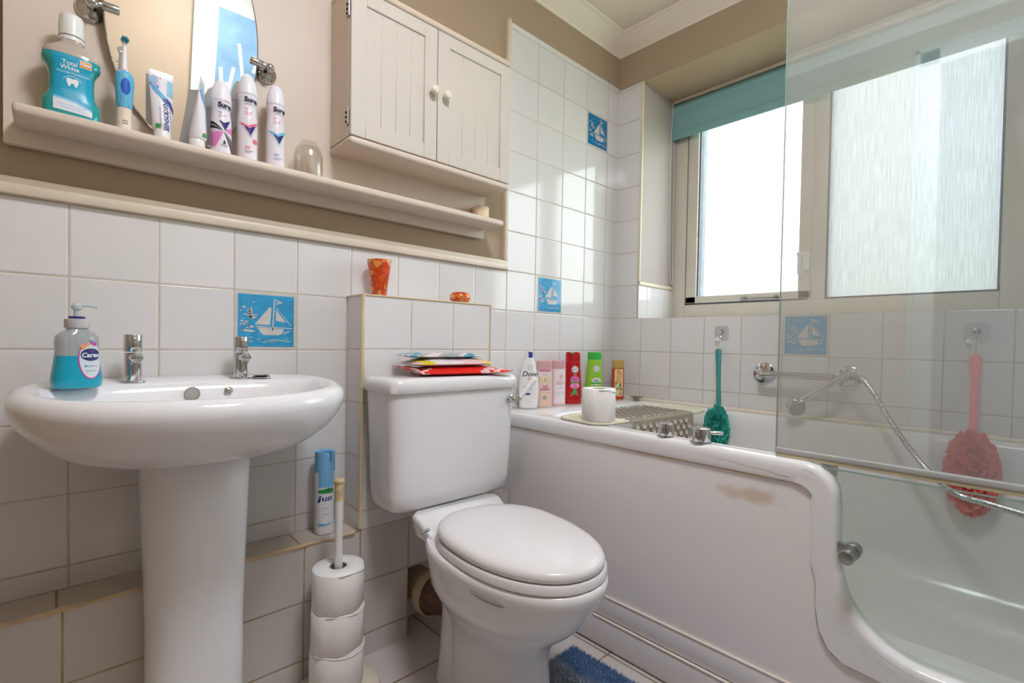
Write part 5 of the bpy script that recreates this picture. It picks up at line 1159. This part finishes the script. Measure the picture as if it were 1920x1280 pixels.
# ================================================================== GRAB RAIL AND SHOWER
t = thing('grab_rail', 'horizontal chrome grab rail with round wall plates above the bath', 'grab rail', (0, -.82, -.067))
zr = -.066
b = MB(); b.tube([(-.004, -.690, zr), (-.040, -.690, zr), (-.056, -.696, zr), (-.062, -.712, zr), (-.062, -.80, zr), (-.062, -.93, zr), (-.056, -.948, zr), (-.040, -.954, zr), (-.004, -.954, zr)], .0115, 18, smooth_it=5); b.build('rail', CHR, t)
for y in (-.687, -.957):
    b = MB(); b.lathe([(.040, 0), (.040, .003), (.037, .0055), (.018, .008), (.014, .009)], (-.0005, y, zr), 40, (-1, 0, 0)); pl_ = b.build('wall_plate', CHR, t)
    for a in (.6, 2.7, 4.8):
        b = MB(); b.lathe([(.0045, 0), (.004, .0015), (1e-5, .002)], (-.0055, y+.027*math.cos(a), zr+.027*math.sin(a)), 12, (-1, 0, 0)); b.build('screw', DARK, pl_)
t = thing('shower_handset', 'chrome shower handset and ribbed hose hooked over the grab rail', 'shower', (-.08, -.87, -.12))
b = MB(); h0, h1 = Vector((-.086, -.958, -.062)), Vector((-.105, -.842, -.150))
b.tube([h0, h0*.7+h1*.3, h0*.3+h1*.7, h1], [.0095, .0115, .0125, .0115], 18); b.build('handle', CHR, t)
d = Vector((-.75, -.55, -.45)).normalized(); c = h1+Vector((0, .014, -.016))
b = MB(); b.lathe([(.010, -.020), (.022, -.016), (.029, -.006), (.031, .006), (.030, .016), (.026, .019)], c, 32, d); hd = b.build('shower_head', CHR, t)
b = MB(); b.lathe([(.0255, .0185), (.024, .0205), (1e-5, .021)], c, 32, d)
lab(b.build('spray_face', mat('spray_face_grey', srgb(150, 152, 150), .35, vary=.15, vscale=120), hd), 'grey spray face')
b = MB(); b.cyl((-.062, -.935, -.066), (-.090, -.950, -.062), .013, 20, rnd=.002); lab(b.build('holder', STEEL, t), 'holder clamp on the rail')
hp = spline([Vector(p) for p in ((-.086, -.958, -.062), (-.095, -.985, -.048), (-.105, -1.010, -.056), (-.12, -1.045, -.095), (-.15, -1.105, -.190), (-.19, -1.185, -.290), (-.24, -1.255, -.335), (-.32, -1.33, -.330), (-.40, -1.42, -.330), (-.45, -1.52, -.37))], 14)
hp2 = []
for a, c_ in zip(hp[:-1], hp[1:]):
    n_ = max(1, int((c_-a).length/.0016)); hp2 += [a.lerp(c_, i/n_) for i in range(n_)]
b = MB(); b.tube(hp2, [.0078 if i % 3 else .0064 for i in range(len(hp2))], 10); lab(b.build('hose', mat('hose_metal', (.55, .55, .55), .22, metal=1, vary=.05), t, ang=20), 'ribbed metal hose')

# ================================================================== FLOOR MAT
t = thing('floor_mat', 'blue and grey speckled pile mat on the floor in front of the bath', 'mat', (-.98, -.78, -H), 0)
MATM = bpy.data.materials.new('blue_pile'); MATM.use_nodes = True; nt = MATM.node_tree; bs = nt.nodes['Principled BSDF']; N = nt.nodes.new; L = nt.links.new
g = N('ShaderNodeTexCoord'); sp = N('ShaderNodeSeparateXYZ'); L(g.outputs['Object'], sp.inputs[0])
wv = N('ShaderNodeTexNoise'); wv.inputs['Scale'].default_value = 14; L(g.outputs['Object'], wv.inputs['Vector'])
ad = N('ShaderNodeMath'); ad.operation = 'MULTIPLY_ADD'; ad.inputs[1].default_value = .10; L(wv.outputs['Fac'], ad.inputs[0]); L(sp.outputs['X'], ad.inputs[2])
mr = N('ShaderNodeMapRange'); mr.inputs['From Min'].default_value = .130; mr.inputs['From Max'].default_value = .160; L(ad.outputs[0], mr.inputs['Value'])
n2_ = N('ShaderNodeTexNoise'); n2_.inputs['Scale'].default_value = 260; L(g.outputs['Object'], n2_.inputs['Vector']); r2_ = N('ShaderNodeValToRGB'); L(n2_.outputs['Fac'], r2_.inputs['Fac']); r2_.color_ramp.elements[0].position = .42; r2_.color_ramp.elements[0].color = srgb(110, 134, 168); r2_.color_ramp.elements[1].position = .56; r2_.color_ramp.elements[1].color = srgb(196, 200, 204)
mx = N('ShaderNodeMix'); mx.data_type = 'RGBA'; L(mr.outputs[0], mx.inputs['Factor']); L(r2_.outputs[0], mx.inputs['A']); mx.inputs['B'].default_value = srgb(104, 134, 176); L(mx.outputs['Result'], bs.inputs['Base Color']); bs.inputs['Roughness'].default_value = 1
b = MB(); b.box(-1.30, -.812, -.475, -1.15, -H, -H+.008, .003)
b.build('backing', MATM, t)
rnd = random.Random(4); b = MB()
for _ in range(15000):
    x, y = rnd.uniform(-1.0, -.812), rnd.uniform(-.95, -.472); h_ = rnd.uniform(.006, .012); dx_, dy_ = rnd.uniform(-.004, .004), rnd.uniform(-.004, .004); a = rnd.uniform(0, PI); wx, wy = .0012*math.cos(a), .0012*math.sin(a)
    v_ = [b.bm.verts.new(q_) for q_ in ((x-wx, y-wy, -H+.007), (x+wx, y+wy, -H+.007), (x+dx_, y+dy_, -H+.008+h_))]; b.bm.faces.new(v_)
p_ = b.build('pile', MATM, t, smooth=False, recalc=False); p_['kind'] = 'stuff'
